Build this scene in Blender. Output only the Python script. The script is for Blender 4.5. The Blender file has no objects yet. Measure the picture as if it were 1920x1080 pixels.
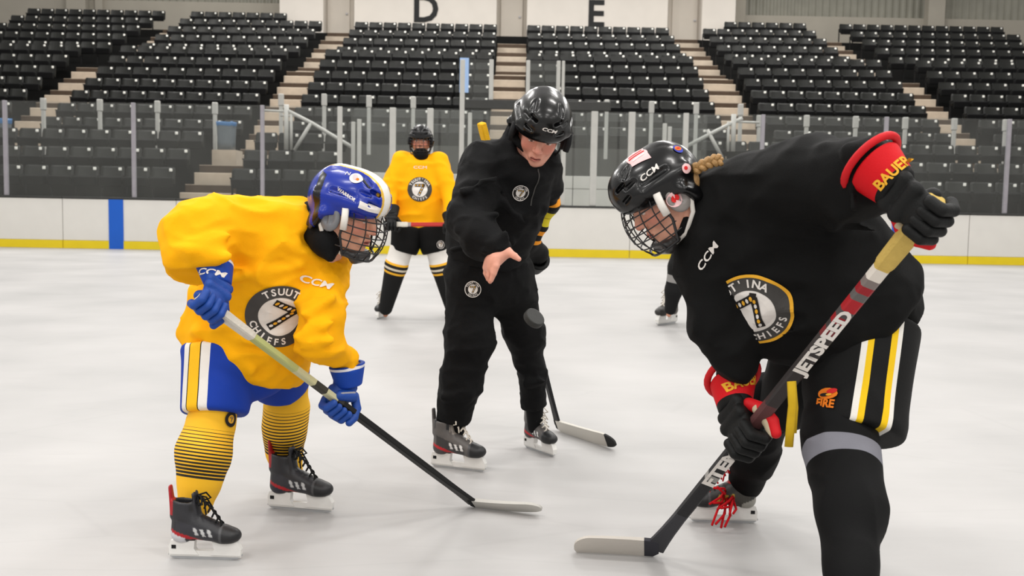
import bpy, bmesh, math, random
import numpy as np
from mathutils import Vector, Matrix
from mathutils.bvhtree import BVHTree
random.seed(7); rng = np.random.default_rng(7)
SC = bpy.context.scene
COL = SC.collection
R = math.radians
# ------------------------------------------------------------------ camera
CAM_H, FPX = 1.05, 1866.7
PITCH, ROLL, YAW = R(4.65), R(1.05), R(0.3)
Fw = Vector((math.sin(YAW)*math.cos(PITCH), math.cos(YAW)*math.cos(PITCH), -math.sin(PITCH)))
R0 = Vector((math.cos(YAW), -math.sin(YAW), 0)); U0 = R0.cross(Fw)
Rv = R0*math.cos(ROLL)+U0*math.sin(ROLL); Uv = U0*math.cos(ROLL)-R0*math.sin(ROLL)
CAMP = Vector((0, 0, CAM_H))
cd = bpy.data.cameras.new('camera'); cam = bpy.data.objects.new('camera', cd); COL.objects.link(cam)
cam.matrix_world = Matrix(((Rv.x, Uv.x, -Fw.x, 0), (Rv.y, Uv.y, -Fw.y, 0), (Rv.z, Uv.z, -Fw.z, CAM_H), (0, 0, 0, 1)))
cd.sensor_width = 36; cd.lens = 35; cd.clip_end = 300; cd.clip_start = .05
cd.dof.use_dof = True; cd.dof.focus_distance = 3.2; cd.dof.aperture_fstop = 6.3
SC.camera = cam
SC.view_settings.view_transform = 'Standard'; SC.view_settings.look = 'None'
SC.view_settings.exposure = 0.17; SC.view_settings.gamma = 1.0
SC.view_settings.use_curve_mapping = False
# ------------------------------------------------------------------ light: an even arena ambience and rows of high-bay lamps
W = bpy.data.worlds.new('arena_ambience'); SC.world = W; W.use_nodes = True
W.node_tree.nodes['Background'].inputs[0].default_value = (1.0, .975, .94, 1)
W.node_tree.nodes['Background'].inputs[1].default_value = .58
for iy in range(8):
    for ix in range(4):
        ld = bpy.data.lights.new('high_bay_lamp', 'AREA'); ld.shape = 'RECTANGLE'; ld.size = 2.4; ld.size_y = .8
        ld.energy = (270 if iy < 4 else 190) if iy < 6 else 520; ld.color = (1, .975, .94)
        lo = bpy.data.objects.new('high_bay_lamp', ld); COL.objects.link(lo)
        lo.location = (-12+ix*8, -15+iy*7, 10.5 if iy < 6 else 13)
def raydir(px, py):
    return Fw*FPX + Rv*(px-960) - Uv*(py-540)
def at(px, py, Y):
    d = raydir(px, py); return CAMP + d*(Y/d.y)
def ice(px, py):
    d = raydir(px, py); return CAMP + d*(-CAM_H/d.z)
# ------------------------------------------------------------------ materials
def lin(c):
    return tuple(((v/255)/12.92 if v/255 <= .04045 else ((v/255+.055)/1.055)**2.4) for v in c[:3])+(1,)
MATS = {}
def M(name, rgb, rough=.6, spec=.5, var=.08, vs=30, bump=0, bs=200, metal=0, coat=0, attr=None, sheen=0, emit=0):
    if name in MATS: return MATS[name]
    m = bpy.data.materials.new(name); m.use_nodes = True; nt = m.node_tree; N = nt.nodes; L = nt.links
    b = N['Principled BSDF']; b.inputs['Roughness'].default_value = rough; b.inputs['Metallic'].default_value = metal
    b.inputs['Specular IOR Level'].default_value = spec; b.inputs['Coat Weight'].default_value = coat
    b.inputs['Coat Roughness'].default_value = .08; b.inputs['Sheen Weight'].default_value = sheen
    tc = N.new('ShaderNodeTexCoord'); nz = N.new('ShaderNodeTexNoise'); nz.inputs['Scale'].default_value = vs
    nz.inputs['Detail'].default_value = 4; L.new(tc.outputs['Object'], nz.inputs['Vector'])
    mx = N.new('ShaderNodeMix'); mx.data_type = 'RGBA'; mx.blend_type = 'MULTIPLY'; mx.inputs[0].default_value = 1
    rp = N.new('ShaderNodeMapRange'); rp.inputs[1].default_value = .3; rp.inputs[2].default_value = .7
    rp.inputs[3].default_value = 1-var; rp.inputs[4].default_value = 1
    L.new(nz.outputs[0], rp.inputs[0])
    if attr:
        a = N.new('ShaderNodeAttribute'); a.attribute_name = attr; L.new(a.outputs['Color'], mx.inputs[6])
    else: mx.inputs[6].default_value = lin(rgb)
    L.new(rp.outputs[0], mx.inputs[7]); L.new(mx.outputs[2], b.inputs['Base Color'])
    if bump:
        n2 = N.new('ShaderNodeTexNoise'); n2.inputs['Scale'].default_value = bs; n2.inputs['Detail'].default_value = 3
        L.new(tc.outputs['Object'], n2.inputs['Vector']); bp = N.new('ShaderNodeBump'); bp.inputs['Strength'].default_value = bump
        bp.inputs['Distance'].default_value = .01; L.new(n2.outputs[0], bp.inputs['Height']); L.new(bp.outputs[0], b.inputs['Normal'])
    MATS[name] = m; return m
def bands(name, stops, rough=.7, attr='t', interp='CONSTANT', bump=.15):
    """colours banded along a float attribute (0..1) of the mesh"""
    m = bpy.data.materials.new(name); m.use_nodes = True; nt = m.node_tree; N = nt.nodes; L = nt.links
    b = N['Principled BSDF']; b.inputs['Roughness'].default_value = rough; b.inputs['Specular IOR Level'].default_value = .18
    a = N.new('ShaderNodeAttribute'); a.attribute_name = attr; cr = N.new('ShaderNodeValToRGB'); e = cr.color_ramp; e.interpolation = interp
    while len(e.elements) < min(len(stops), 32): e.elements.new(.5)
    for i, (p, c) in enumerate(stops[:32]): e.elements[i].position = p; e.elements[i].color = lin(c)
    L.new(a.outputs['Fac'], cr.inputs[0]); L.new(cr.outputs[0], b.inputs['Base Color'])
    if bump:
        tc = N.new('ShaderNodeTexCoord'); n2 = N.new('ShaderNodeTexNoise'); n2.inputs['Scale'].default_value = 300
        L.new(tc.outputs['Object'], n2.inputs['Vector']); bp = N.new('ShaderNodeBump'); bp.inputs['Strength'].default_value = bump
        bp.inputs['Distance'].default_value = .005; L.new(n2.outputs[0], bp.inputs['Height']); L.new(bp.outputs[0], b.inputs['Normal'])
    return m
# ------------------------------------------------------------------ mesh helpers
def mesh_fast(name, V, Fq, smooth=True):
    me = bpy.data.meshes.new(name); V = np.asarray(V, np.float32); Fq = np.asarray(Fq, np.int32); n = Fq.shape[1]
    me.vertices.add(len(V)); me.vertices.foreach_set('co', V.ravel())
    me.loops.add(Fq.size); me.loops.foreach_set('vertex_index', Fq.ravel())
    me.polygons.add(len(Fq)); me.polygons.foreach_set('loop_start', np.arange(0, Fq.size, n, dtype=np.int32))
    me.polygons.foreach_set('use_smooth', np.full(len(Fq), smooth)); me.update(calc_edges=True); me.validate(); return me
def link(name, me, mat=None, parent=None, **props):
    o = bpy.data.objects.new(name, me); COL.objects.link(o)
    if mat is not None and me is not None:
        for m in (mat if isinstance(mat, (list, tuple)) else [mat]): me.materials.append(m)
    if parent is not None:
        o.parent = parent; o.matrix_parent_inverse = parent.matrix_basis.inverted()
    for k, v in props.items(): o[k] = v
    return o
def empty(name, loc=(0, 0, 0), **props):
    o = bpy.data.objects.new(name, None); COL.objects.link(o); o.location = loc; o.empty_display_size = .1
    for k, v in props.items(): o[k] = v
    return o
class MB:
    """collects boxes, tubes, lofts into one mesh"""
    def __init__(s): s.v = []; s.f = []; s.mi = []
    def add(s, V, Fs, mi=0):
        b = len(s.v); s.v += [tuple(v) for v in V]; s.f += [tuple(i+b for i in f) for f in Fs]; s.mi += [mi]*len(Fs)
    def box(s, c0, c1, mi=0, Mx=None, bev=0):
        (x0, y0, z0), (x1, y1, z1) = c0, c1
        if bev:
            # bevelled box: octagon-like shell by chamfered loops
            bm = bmesh.new(); bmesh.ops.create_cube(bm, size=1)
            for v in bm.verts: v.co = Vector(((x0+x1)/2+v.co.x*(x1-x0), (y0+y1)/2+v.co.y*(y1-y0), (z0+z1)/2+v.co.z*(z1-z0)))
            bmesh.ops.bevel(bm, geom=bm.edges[:], offset=bev, segments=1, affect='EDGES', profile=.5)
            bm.verts.index_update(); V = [v.co.copy() for v in bm.verts]; Fs = [[v.index for v in f.verts] for f in bm.faces]; bm.free()
        else:
            V = [Vector(p) for p in ((x0,y0,z0),(x1,y0,z0),(x1,y1,z0),(x0,y1,z0),(x0,y0,z1),(x1,y0,z1),(x1,y1,z1),(x0,y1,z1))]
            Fs = [(0,3,2,1),(4,5,6,7),(0,1,5,4),(1,2,6,5),(2,3,7,6),(3,0,4,7)]
        if Mx is not None: V = [Mx @ v for v in V]
        s.add(V, Fs, mi)
    def tube(s, pts, r, n=8, mi=0, closed=False, flat=None, up=None):
        pts = [Vector(p) for p in pts]; rs = r if isinstance(r, (list, tuple)) else [r]*len(pts); m = len(pts)
        V = []; prev = None
        for i, p in enumerate(pts):
            a = pts[(i-1) % m] if (closed or i > 0) else p; b = pts[(i+1) % m] if (closed or i < m-1) else p
            t = (b-a).normalized()
            if prev is None:
                q = Vector(up) if up is not None else (Vector((0, 0, 1)) if abs(t.z) < .9 else Vector((1, 0, 0)))
            else: q = prev
            u = (q - t*q.dot(t)).normalized(); w = t.cross(u); prev = u
            for k in range(n):
                an = 2*math.pi*k/n; fy = flat if flat else 1
                V.append(p + u*(rs[i]*math.cos(an)) + w*(rs[i]*fy*math.sin(an)))
        Fs = []
        for i in range(m if closed else m-1):
            for k in range(n):
                a, b = i*n+k, i*n+(k+1) % n; c, d = ((i+1) % m)*n+(k+1) % n, ((i+1) % m)*n+k
                Fs.append((a, b, c, d))
        if not closed: Fs.append(tuple(range(n))[::-1]); Fs.append(tuple(range((m-1)*n, m*n)))
        s.add(V, Fs, mi)
    def prism(s, poly, y0, y1, mi=0, Mx=None):
        """poly in xz extruded along y"""
        n = len(poly); V = [Vector((x, y0, z)) for x, z in poly]+[Vector((x, y1, z)) for x, z in poly]
        Fs = [tuple(range(n)), tuple(range(2*n-1, n-1, -1))]+[(i, i+n, (i+1) % n+n, (i+1) % n) for i in range(n)]
        if Mx is not None: V = [Mx @ v for v in V]
        s.add(V, Fs, mi)
    def mesh(s, name='mesh', smooth=False):
        me = bpy.data.meshes.new(name); me.from_pydata(s.v, [], s.f); me.polygons.foreach_set('material_index', s.mi)
        me.polygons.foreach_set('use_smooth', [smooth]*len(s.f)); me.update()
        bm = bmesh.new(); bm.from_mesh(me); bmesh.ops.recalc_face_normals(bm, faces=bm.faces); bm.to_mesh(me); bm.free(); return me
    def obj(s, name, mat, parent=None, smooth=False, **props): return link(name, s.mesh(name, smooth), mat, parent, **props)
# ------------------------------------------------------------------ the arena
def Xat(px, py, Y): return at(px, py, Y).x
def Zat(px, py, Y): return at(px, py, Y).z
m_white = M('board_white', (216, 213, 207), .35, .4, .04, 3)
m_yel = M('kick_yellow', (225, 198, 20), .4, .4, .06, 4)
m_blue = M('board_blue', (10, 88, 190), .4, .4, .05, 4)
m_dark = M('dark_rail', (52, 52, 50), .5, .4, .2, 8)
m_alu = M('aluminium', (168, 166, 168), .45, .5, .1, 10)
m_wpaint = M('white_paint', (180, 179, 174), .5, .4, .08, 6)
m_wall = M('painted_wall', (218, 211, 202), .8, .2, .05, 1.5, .05, 40)
m_wall2 = M('niche_wall', (188, 180, 169), .85, .2, .06, 1.5)
m_ledge = M('ledge_paint', (170, 164, 152), .8, .2, .07, 1.5)
m_corr = M('corrugated_steel', (146, 144, 132), .5, .4, .15, 2)
m_conc = M('concrete_painted_shade', (20, 20, 19), .9, .2, .3, 3)  # grey decks coloured near-black, the shade beneath the seats painted in
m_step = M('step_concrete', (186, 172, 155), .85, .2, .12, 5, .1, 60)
m_stepd = M('step_riser_brown', (78, 66, 56), .9, .1, .2, 5)  # dark brown for the upper riser above each light step
m_grey = M('bench_grey', (192, 191, 186), .5, .4, .06, 4)
m_seat = M('seat_plastic', (25, 26, 23), .5, .35, .15, 5)
m_pan = M('seat_pan_plastic', (9, 9, 10), .6, .2, .15, 5)
m_plate = M('seat_number_plate', (250, 248, 240), .3, .5, .03, 20)
# ice
m_ice = bpy.data.materials.new('ice'); m_ice.use_nodes = True
def _ice():
    nt = m_ice.node_tree; N = nt.nodes; L = nt.links; b = N['Principled BSDF']
    tc = N.new('ShaderNodeTexCoord')
    n1 = N.new('ShaderNodeTexNoise'); n1.inputs['Scale'].default_value = .9; n1.inputs['Detail'].default_value = 6
    L.new(tc.outputs['Object'], n1.inputs['Vector'])
    mp = N.new('ShaderNodeMapping'); mp.inputs['Scale'].default_value = (1.2, 9, 1); mp.inputs['Rotation'].default_value = (0, 0, .5)
    L.new(tc.outputs['Object'], mp.inputs['Vector'])
    n2 = N.new('ShaderNodeTexNoise'); n2.inputs['Scale'].default_value = 2.2; n2.inputs['Detail'].default_value = 8; n2.inputs['Roughness'].default_value = .7
    L.new(mp.outputs[0], n2.inputs['Vector'])
    vo = N.new('ShaderNodeTexVoronoi'); vo.feature = 'DISTANCE_TO_EDGE'; vo.inputs['Scale'].default_value = 1.1
    mp2 = N.new('ShaderNodeMapping'); mp2.inputs['Scale'].default_value = (.5, 1.6, 1); mp2.inputs['Rotation'].default_value = (0, 0, -.35)
    L.new(tc.outputs['Object'], mp2.inputs['Vector']); L.new(mp2.outputs[0], vo.inputs['Vector'])
    sc = N.new('ShaderNodeMapRange'); sc.inputs[1].default_value = 0; sc.inputs[2].default_value = .012; sc.inputs[3].default_value = .965; sc.inputs[4].default_value = 1
    L.new(vo.outputs['Distance'], sc.inputs[0])
    cr = N.new('ShaderNodeValToRGB'); cr.color_ramp.elements[0].position = .3; cr.color_ramp.elements[0].color = lin((164, 163, 162))
    cr.color_ramp.elements[1].position = .7; cr.color_ramp.elements[1].color = lin((180, 178, 177))
    L.new(n1.outputs[0], cr.inputs[0])
    r2 = N.new('ShaderNodeMapRange'); r2.inputs[1].default_value = .35; r2.inputs[2].default_value = .65; r2.inputs[3].default_value = .955; r2.inputs[4].default_value = 1
    L.new(n2.outputs[0], r2.inputs[0])
    m1 = N.new('ShaderNodeMix'); m1.data_type = 'RGBA'; m1.blend_type = 'MULTIPLY'; m1.inputs[0].default_value = 1
    L.new(cr.outputs[0], m1.inputs[6]); L.new(r2.outputs[0], m1.inputs[7])
    m2 = N.new('ShaderNodeMix'); m2.data_type = 'RGBA'; m2.blend_type = 'MULTIPLY'; m2.inputs[0].default_value = 1
    L.new(m1.outputs[2], m2.inputs[6]); L.new(sc.outputs[0], m2.inputs[7]); L.new(m2.outputs[2], b.inputs['Base Color'])
    rr = N.new('ShaderNodeMapRange'); rr.inputs[3].default_value = .34; rr.inputs[4].default_value = .55; L.new(n2.outputs[0], rr.inputs[0]); L.new(rr.outputs[0], b.inputs['Roughness'])
    b.inputs['Specular IOR Level'].default_value = .12
    bp = N.new('ShaderNodeBump'); bp.inputs['Strength'].default_value = .12; bp.inputs['Distance'].default_value = .01
    L.new(n2.outputs[0], bp.inputs['Height']); L.new(bp.outputs[0], b.inputs['Normal'])
_ice()
mb = MB(); mb.box((-30, -14, -.1), (30, 21.3, 0)); mb.obj('floor', m_ice, kind='structure')
# glass
m_glass = bpy.data.materials.new('rink_glass'); m_glass.use_nodes = True
def _glass():
    nt = m_glass.node_tree; N = nt.nodes; L = nt.links; N.remove(N['Principled BSDF']); out = N['Material Output']
    tr = N.new('ShaderNodeBsdfTransparent'); tr.inputs[0].default_value = (.95, .96, .96, 1)
    df = N.new('ShaderNodeBsdfDiffuse'); df.inputs[0].default_value = lin((205, 205, 196))
    gl = N.new('ShaderNodeBsdfGlossy'); gl.inputs['Roughness'].default_value = .03
    tc = N.new('ShaderNodeTexCoord'); nz = N.new('ShaderNodeTexNoise'); nz.inputs['Scale'].default_value = 1.4; nz.inputs['Detail'].default_value = 5
    L.new(tc.outputs['Object'], nz.inputs['Vector']); mr = N.new('ShaderNodeMapRange'); mr.inputs[3].default_value = .012; mr.inputs[4].default_value = .045
    L.new(nz.outputs[0], mr.inputs[0])
    a = N.new('ShaderNodeMixShader'); L.new(mr.outputs[0], a.inputs[0]); L.new(tr.outputs[0], a.inputs[1]); L.new(df.outputs[0], a.inputs[2])
    b = N.new('ShaderNodeMixShader'); b.inputs[0].default_value = .02; L.new(a.outputs[0], b.inputs[1]); L.new(gl.outputs[0], b.inputs[2]); L.new(b.outputs[0], out.inputs[0])
_glass()
# --- dasher boards
YB = 21.3; ZB = 1.105
bo = empty('dasher_boards', (0, YB, 0), kind='structure')
xs = [-26+2.42*i-.43 for i in range(23)]
bl = [(Xat(218, 415, YB)-.155, Xat(218, 415, YB)+.155), (Xat(1686, 420, YB)-.155, Xat(1686, 420, YB)+.155)]
for a, b in zip(xs[:-1], xs[1:]):
    g = .006
    mb = MB(); mb.box((a+g, YB, .175), (b-g, YB+.1, ZB-.05), bev=.004); mb.obj('board_panel', m_white, bo)
    mb = MB(); mb.box((a+g, YB-.012, 0), (b-g, YB+.1, .17), bev=.004); mb.obj('kick_plate', m_yel, bo)
    mb = MB(); mb.box((a+.002, YB-.015, ZB-.048), (b-.002, YB+.14, ZB), bev=.006); mb.obj('cap_rail', m_dark, bo)
for a, b in bl:
    mb = MB(); mb.box((a, YB-.016, 0), (b, YB-.001, ZB-.05)); mb.obj('blue_line_stripe', m_blue, bo)
# --- rink glass with posts
YG = YB+.07; ZG = Zat(960, 206, YG)
rg = empty('rink_glass', (0, YG, ZB), kind='structure')
posts = [(-230, .09, 0), (11, .075, 0), (251, .075, 0), (492, .075, 0), (637, .1, 1), (736, .13, 1), (806, .13, 1), (865, .1, 2), (1056, .1, 1), (1113, .14, 1), (1183, .14, 1), (1284, .11, 1), (1428, .075, 0), (1659, .075, 0), (1889, .075, 0), (2120, .09, 0)]
m_postg = M('glass_post_grey', (150, 146, 152), .5, .4, .12, 8)
px_prev = None
for px, w, k in posts:
    x = Xat(px, 300, YG); zt = ZG if k < 2 else Zat(px, 112, YG)
    if k == 0: zt = ZG+.0
    mb = MB(); mb.box((x-w/2, YG-.04, ZB), (x+w/2, YG+.05, zt), bev=.008); mb.obj('glass_post', m_postg if k == 0 else m_wpaint, rg)
    if px_prev is not None:
        mb = MB(); mb.box((px_prev+.03, YG-.006, ZB), (x-.03, YG+.006, ZG), bev=.003); mb.obj('glass_pane', m_glass, rg)
    px_prev = x
# --- stands
TIERS = {'front': dict(rows=[(22.2, 1.75), (23.25, 2.22), (24.3, 2.70)], blocks=[('second block', -12.97, 10), ('first block', -18.6, 9), ('third block', -6.15, 4), ('fourth block', 4.65, 4), ('fifth block', 8.0, 12)]),
         'main': dict(rows=[(28.0+.95*i, 3.28+.477*i) for i in range(7)], blocks=[('first block', -20.44, 11), ('second block', -13.0, 10), ('third block', -6.2, 10), ('fourth block', .5, 10), ('fifth block', 7.35, 9), ('sixth block', 13.5, 12)]),
         'upper': dict(rows=[(35.6+1.38*i, 6.53+.535*i) for i in range(5)], blocks=[('first block', -19.6, 10), ('second block', -13.0, 10), ('third block', -6.15, 10), ('fourth block', .6, 10), ('fifth block', 7.5, 8), ('sixth block', 13.3, 12)])}
PIT = .56; SEAT_H = .80      # plate height above the row's floor
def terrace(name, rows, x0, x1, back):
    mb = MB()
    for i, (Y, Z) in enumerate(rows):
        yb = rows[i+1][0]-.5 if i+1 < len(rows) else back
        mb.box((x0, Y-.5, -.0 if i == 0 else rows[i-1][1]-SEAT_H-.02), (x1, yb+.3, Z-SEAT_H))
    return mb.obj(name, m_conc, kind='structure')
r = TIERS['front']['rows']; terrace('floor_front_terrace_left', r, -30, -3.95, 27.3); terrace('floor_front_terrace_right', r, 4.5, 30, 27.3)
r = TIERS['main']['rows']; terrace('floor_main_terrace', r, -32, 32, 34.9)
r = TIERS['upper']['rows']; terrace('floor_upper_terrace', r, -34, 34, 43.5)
# aisle stairs: light steps, one flight per aisle and tier
def stairs(x0, x1, rows, z_first, nm):
    st = empty('aisle_stairs_'+nm, ((x0+x1)/2, rows[0][0], 0), kind='structure')
    prevz = z_first
    for Y, Z in rows:
        zf = Z-SEAT_H; h = zf-prevz
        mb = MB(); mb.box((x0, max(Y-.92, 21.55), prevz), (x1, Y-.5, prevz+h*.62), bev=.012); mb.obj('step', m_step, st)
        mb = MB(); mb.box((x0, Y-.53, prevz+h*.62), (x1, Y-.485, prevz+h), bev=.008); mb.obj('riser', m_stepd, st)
        mb = MB(); mb.box((x0, Y-.51, zf), (x1, Y-.05, zf+.012)); mb.obj('tread', m_step, st)
        prevz = zf
TR = TIERS
for i, (a, b) in enumerate([(-14.25, -13.02), (-7.36, -6.22), (-.58, .48), (6.12, 7.33), (12.42, 13.48)]):
    stairs(a, b, TR['main']['rows'], TR['main']['rows'][0][1]-SEAT_H-.42, 'main_%d' % (i+1))
for i, (a, b) in enumerate([(-13.95, -13.02), (-7.38, -6.18), (-.53, .58), (6.22, 7.48), (12.0, 13.28), (20.05, 21.2)]):
    rows = TR['upper']['rows'] if i not in (2,) else TR['upper']['rows'][:4]
    stairs(a, b, rows, TR['upper']['rows'][0][1]-SEAT_H-.42, 'upper_%d' % (i+1))
for i, (a, b) in enumerate([(-7.34, -6.18), (6.9, 7.95)]):
    stairs(a, b, TR['front']['rows'], .45, 'front_%d' % (i+1))
    # short flight from the walkway behind the front rows
# --- seats
def seat_meshes():
    w = .262
    # backrest: a curved shell with rounded top corners
    prof = []
    for t in range(9):
        an = math.pi*t/8; prof.append(an)
    def shell(th):
        V = []; Fs = []
        cols = 7; rowsn = [(0, 1), (.14, 1), (.27, 1), (.33, .97), (.37, .87)]
        for z, sx in rowsn:
            for c in range(cols):
                u = -1+2*c/(cols-1); V.append((u*w*sx, .05*(1-u*u)*1+z*.16+th-.05, z))
        for a in range(len(rowsn)-1):
            for c in range(cols-1): i = a*cols+c; Fs.append((i, i+1, i+cols+1, i+cols))
        return V, Fs
    Vf, Ff = shell(0); Vb, Fb = shell(.03); n = len(Vf)
    edge = [0, 1, 2, 3, 4, 5, 6, 13, 20, 27, 34, 33, 32, 31, 30, 29, 28, 21, 14, 7]
    mb = MB(); mb.add([Vector(v)+Vector((0, 0, .47)) for v in Vf+Vb], [f for f in Ff]+[tuple(i+n for i in f[::-1]) for f in Fb]+[(edge[i], edge[(i+1) % 20], edge[(i+1) % 20]+n, edge[i]+n) for i in range(20)])
    back = mb.mesh('backrest', True)
    mb = MB()
    Mx = Matrix.Translation((0, -.1, .40)) @ Matrix.Rotation(R(12), 4, 'X')
    mb.box((-.25, -.05, 0), (.25, .0, .22), Mx=Mx, bev=.02); pan = mb.mesh('seat')
    mb = MB(); mb.box((-.275, -.02, .02), (-.245, .06, .44), bev=.008); mb.box((-.275, -.16, .60), (-.24, .08, .635), bev=.01); mb.box((-.275, .03, .40), (-.245, .07, .62), bev=.008); arm = mb.mesh('armrest_standard')
    mb = MB(); mb.box((.135, -.016, .745), (.205, .004, .812), bev=.008); plate = mb.mesh('number_plate')
    for me, m in ((back, m_seat), (pan, m_pan), (arm, m_pan), (plate, m_plate)): me.materials.append(m)
    return back, pan, arm, plate
S_BACK, S_PAN, S_ARM, S_PLATE = seat_meshes()
ORD = ['first', 'second', 'third', 'fourth', 'fifth', 'sixth', 'seventh', 'eighth', 'ninth', 'tenth', 'eleventh', 'twelfth']
def seat_proto():
    t = empty('stadium_seat'); 
    for nm, me in (('backrest', S_BACK), ('seat', S_PAN), ('armrest_standard', S_ARM), ('number_plate', S_PLATE)):
        o = bpy.data.objects.new(nm, me); COL.objects.link(o); o.parent = t
    return t
proto = seat_proto(); used = False; bulk = []
BLOCKWHERE = {'first block': 'far left block', 'second block': 'block left of D', 'third block': 'block under letter D', 'fourth block': 'block under letter E', 'fifth block': 'block right of E', 'sixth block': 'far right block'}
n_ind = 0
for tn in ('front', 'main', 'upper'):
    T = TIERS[tn]
    for ri, (Y, Z) in enumerate(T['rows']):
        for bn, x0, n in T['blocks']:
            if tn == 'upper' and ri == 4 and bn in ('third block', 'fourth block'): continue
            for c in range(n):
                if tn == 'upper' and ri == 4 and bn == 'second block' and c > 6: continue
                if tn == 'upper' and ri == 4 and bn == 'fifth block' and c < 2: continue
                x = x0+PIT*(c+.5); loc = Vector((x, Y, Z-SEAT_H))
                q = loc+Vector((0, 0, .7))-CAMP; dpt = q.dot(Fw); ix = 960+FPX*q.dot(Rv)/dpt
                if ix < -420 or ix > 2340: continue
                ind = (tn == 'front' or (tn == 'main' and ri < 4)) and -25 < ix < 1945
                if ind and n_ind < 300:
                    n_ind += 1
                    if not used: t = proto; used = True
                    else:
                        t = proto.copy(); COL.objects.link(t)
                        for ch in proto.children:
                            k = ch.copy(); COL.objects.link(k); k.parent = t
                    t.location = loc; t['category'] = 'seat'; t['group'] = 'black folding seats in the stands'
                    tier = 'front' if tn == 'front' else 'middle'
                    t['label'] = 'black folding seat, %s from left, %s row, %s tier, %s' % (ORD[c], ORD[ri], tier, BLOCKWHERE[bn])
                else: bulk.append(loc)
vb, fb, mi, nb = [], [], [], 0
for k, me in enumerate((S_BACK, S_PAN, S_ARM, S_PLATE)):
    co = np.array([v.co[:] for v in me.vertices]); fs = [tuple(p.vertices) for p in me.polygons]
    for loc in bulk:
        vb.append(co+np.array(loc)); fb += [tuple(i+nb for i in f) for f in fs]; mi += [{0: 0, 1: 1, 2: 1, 3: 2}[k]]*len(fs); nb += len(co)
me = bpy.data.meshes.new('upper_seats'); me.from_pydata(np.concatenate(vb).tolist(), [], fb); me.polygons.foreach_set('material_index', mi); me.update()
link('upper_seats', me, [m_seat, m_pan, m_plate], kind='stuff', label='rows of black folding seats higher up in the stands', category='seats')
# --- walls behind the stands
YW = 41.6; YS = 43.3
def wallbox(name, px0, px1, Y, z0, z1, m, th=.4):
    mb = MB(); mb.box((Xat(px0, 30, Y), Y, z0), (Xat(px1, 30, Y), Y+th, z1), bev=.01); return mb.obj(name, m, kind='structure')
ZT = 12.5; ZL = 7.6
wallbox('wall_back_block_left', 524, 606, YW, ZL, ZT, m_wall, 2)
wD = wallbox('wall_back_centre', 664, 931, YW, ZL, ZT, m_wall, 2)
wE = wallbox('wall_back_centre_right', 988, 1252, YW, ZL, ZT, m_wall, 2)
wallbox('wall_back_block_right', 1316, 1379, YW, ZL, ZT, m_wall, 2)
for i, (a, b) in enumerate([(604, 666), (929, 990), (1250, 1318)]):
    wallbox('wall_back_niche_%d' % (i+1), a, b, YW+.5, ZL, ZT, m_wall2)
    d = empty('door_%d' % (i+1), (Xat((a+b)/2, 30, YW+.45), YW+.45, ZL), kind='structure')
    x0, x1 = Xat(a+10, 30, YW+.45), Xat(b-10, 30, YW+.45)
    mb = MB(); mb.box((x0, YW+.42, ZL+.2), (x1, YW+.49, ZL+2.55), bev=.01); mb.obj('door_leaf', m_wall2, d)
    mb = MB(); mb.box((x1-.16, YW+.36, ZL+1.25), (x1-.08, YW+.42, ZL+1.33), bev=.01); mb.obj('door_handle', m_alu, d)
mb = MB(); mb.box((-34, YS, ZL), (Xat(524, 30, YS), YS+.4, Zat(350, 3, YS)), bev=.01); mb.obj('wall_back_left', m_ledge, kind='structure')
mb = MB(); mb.box((Xat(1379, 30, YS), YS, ZL), (34, YS+.4, Zat(1600, 32, YS)), bev=.01); mb.obj('wall_back_right', m_ledge, kind='structure')
def corrugated(name, x0, x1, z0, z1):
    mb = MB(); n = int((x1-x0)/.3); V = []
    for i in range(n*4+1):
        ph = i % 4; V.append((x0+(x1-x0)*i/(n*4), YS+.55+(.05 if ph in (1, 2) else 0)))
    vv = [Vector((x, y, z0)) for x, y in V]+[Vector((x, y, z1)) for x, y in V]; k = len(V)
    mb.add(vv, [(i, i+1, i+1+k, i+k) for i in range(k-1)]); mb.obj(name, m_corr, kind='structure')
corrugated('wall_steel_left', -34, Xat(528, 5, YS), 8.5, 13); corrugated('wall_steel_right', Xat(1376, 5, YS), 34, 8.5, 13)
mb = MB(); mb.box((-34, YS+1.2, 8), (34, YS+1.4, 13)); mb.obj('wall_back_outer', m_ledge, kind='structure')
for nm, a, b in (('column_left', 124, 160), ('column_right', 1741, 1772), ('column_post_left', 178, 192), ('column_post_right', 1379, 1398)):
    wallbox('trim_'+nm, a, b, YS-.45 if 'post' not in nm else YS-.2, ZL, ZT, m_ledge, .5)
def text_mesh(s, size=1, ext=0, bold=0, align='CENTER', shear=0, sx=1):
    c = bpy.data.curves.new('t', 'FONT'); c.body = s; c.size = size; c.extrude = ext; c.offset = bold; c.align_x = align; c.align_y = 'CENTER'; c.shear = shear; c.resolution_u = 3
    o = bpy.data.objects.new('t', c); COL.objects.link(o); dg = bpy.context.evaluated_depsgraph_get(); dg.update()
    me = bpy.data.meshes.new_from_object(o.evaluated_get(dg)); bpy.data.objects.remove(o); bpy.data.curves.remove(c)
    if sx != 1:
        for v in me.vertices: v.co.x *= sx
    return me
m_blk = M('black_letter', (22, 22, 22), .6, .3, .1, 10)
for ch, px, py, par in (('D', 798, 19, wD), ('E', 1117, 28, wE)):
    me = text_mesh(ch, 1.5, .012, .035, sx=.98); p = at(px, py, YW-.016)
    o = link('painted_letter', me, m_blk, par); bpy.context.view_layer.update()
    o.matrix_world = Matrix.Translation(p) @ Matrix.Rotation(R(90), 4, 'X')
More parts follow.
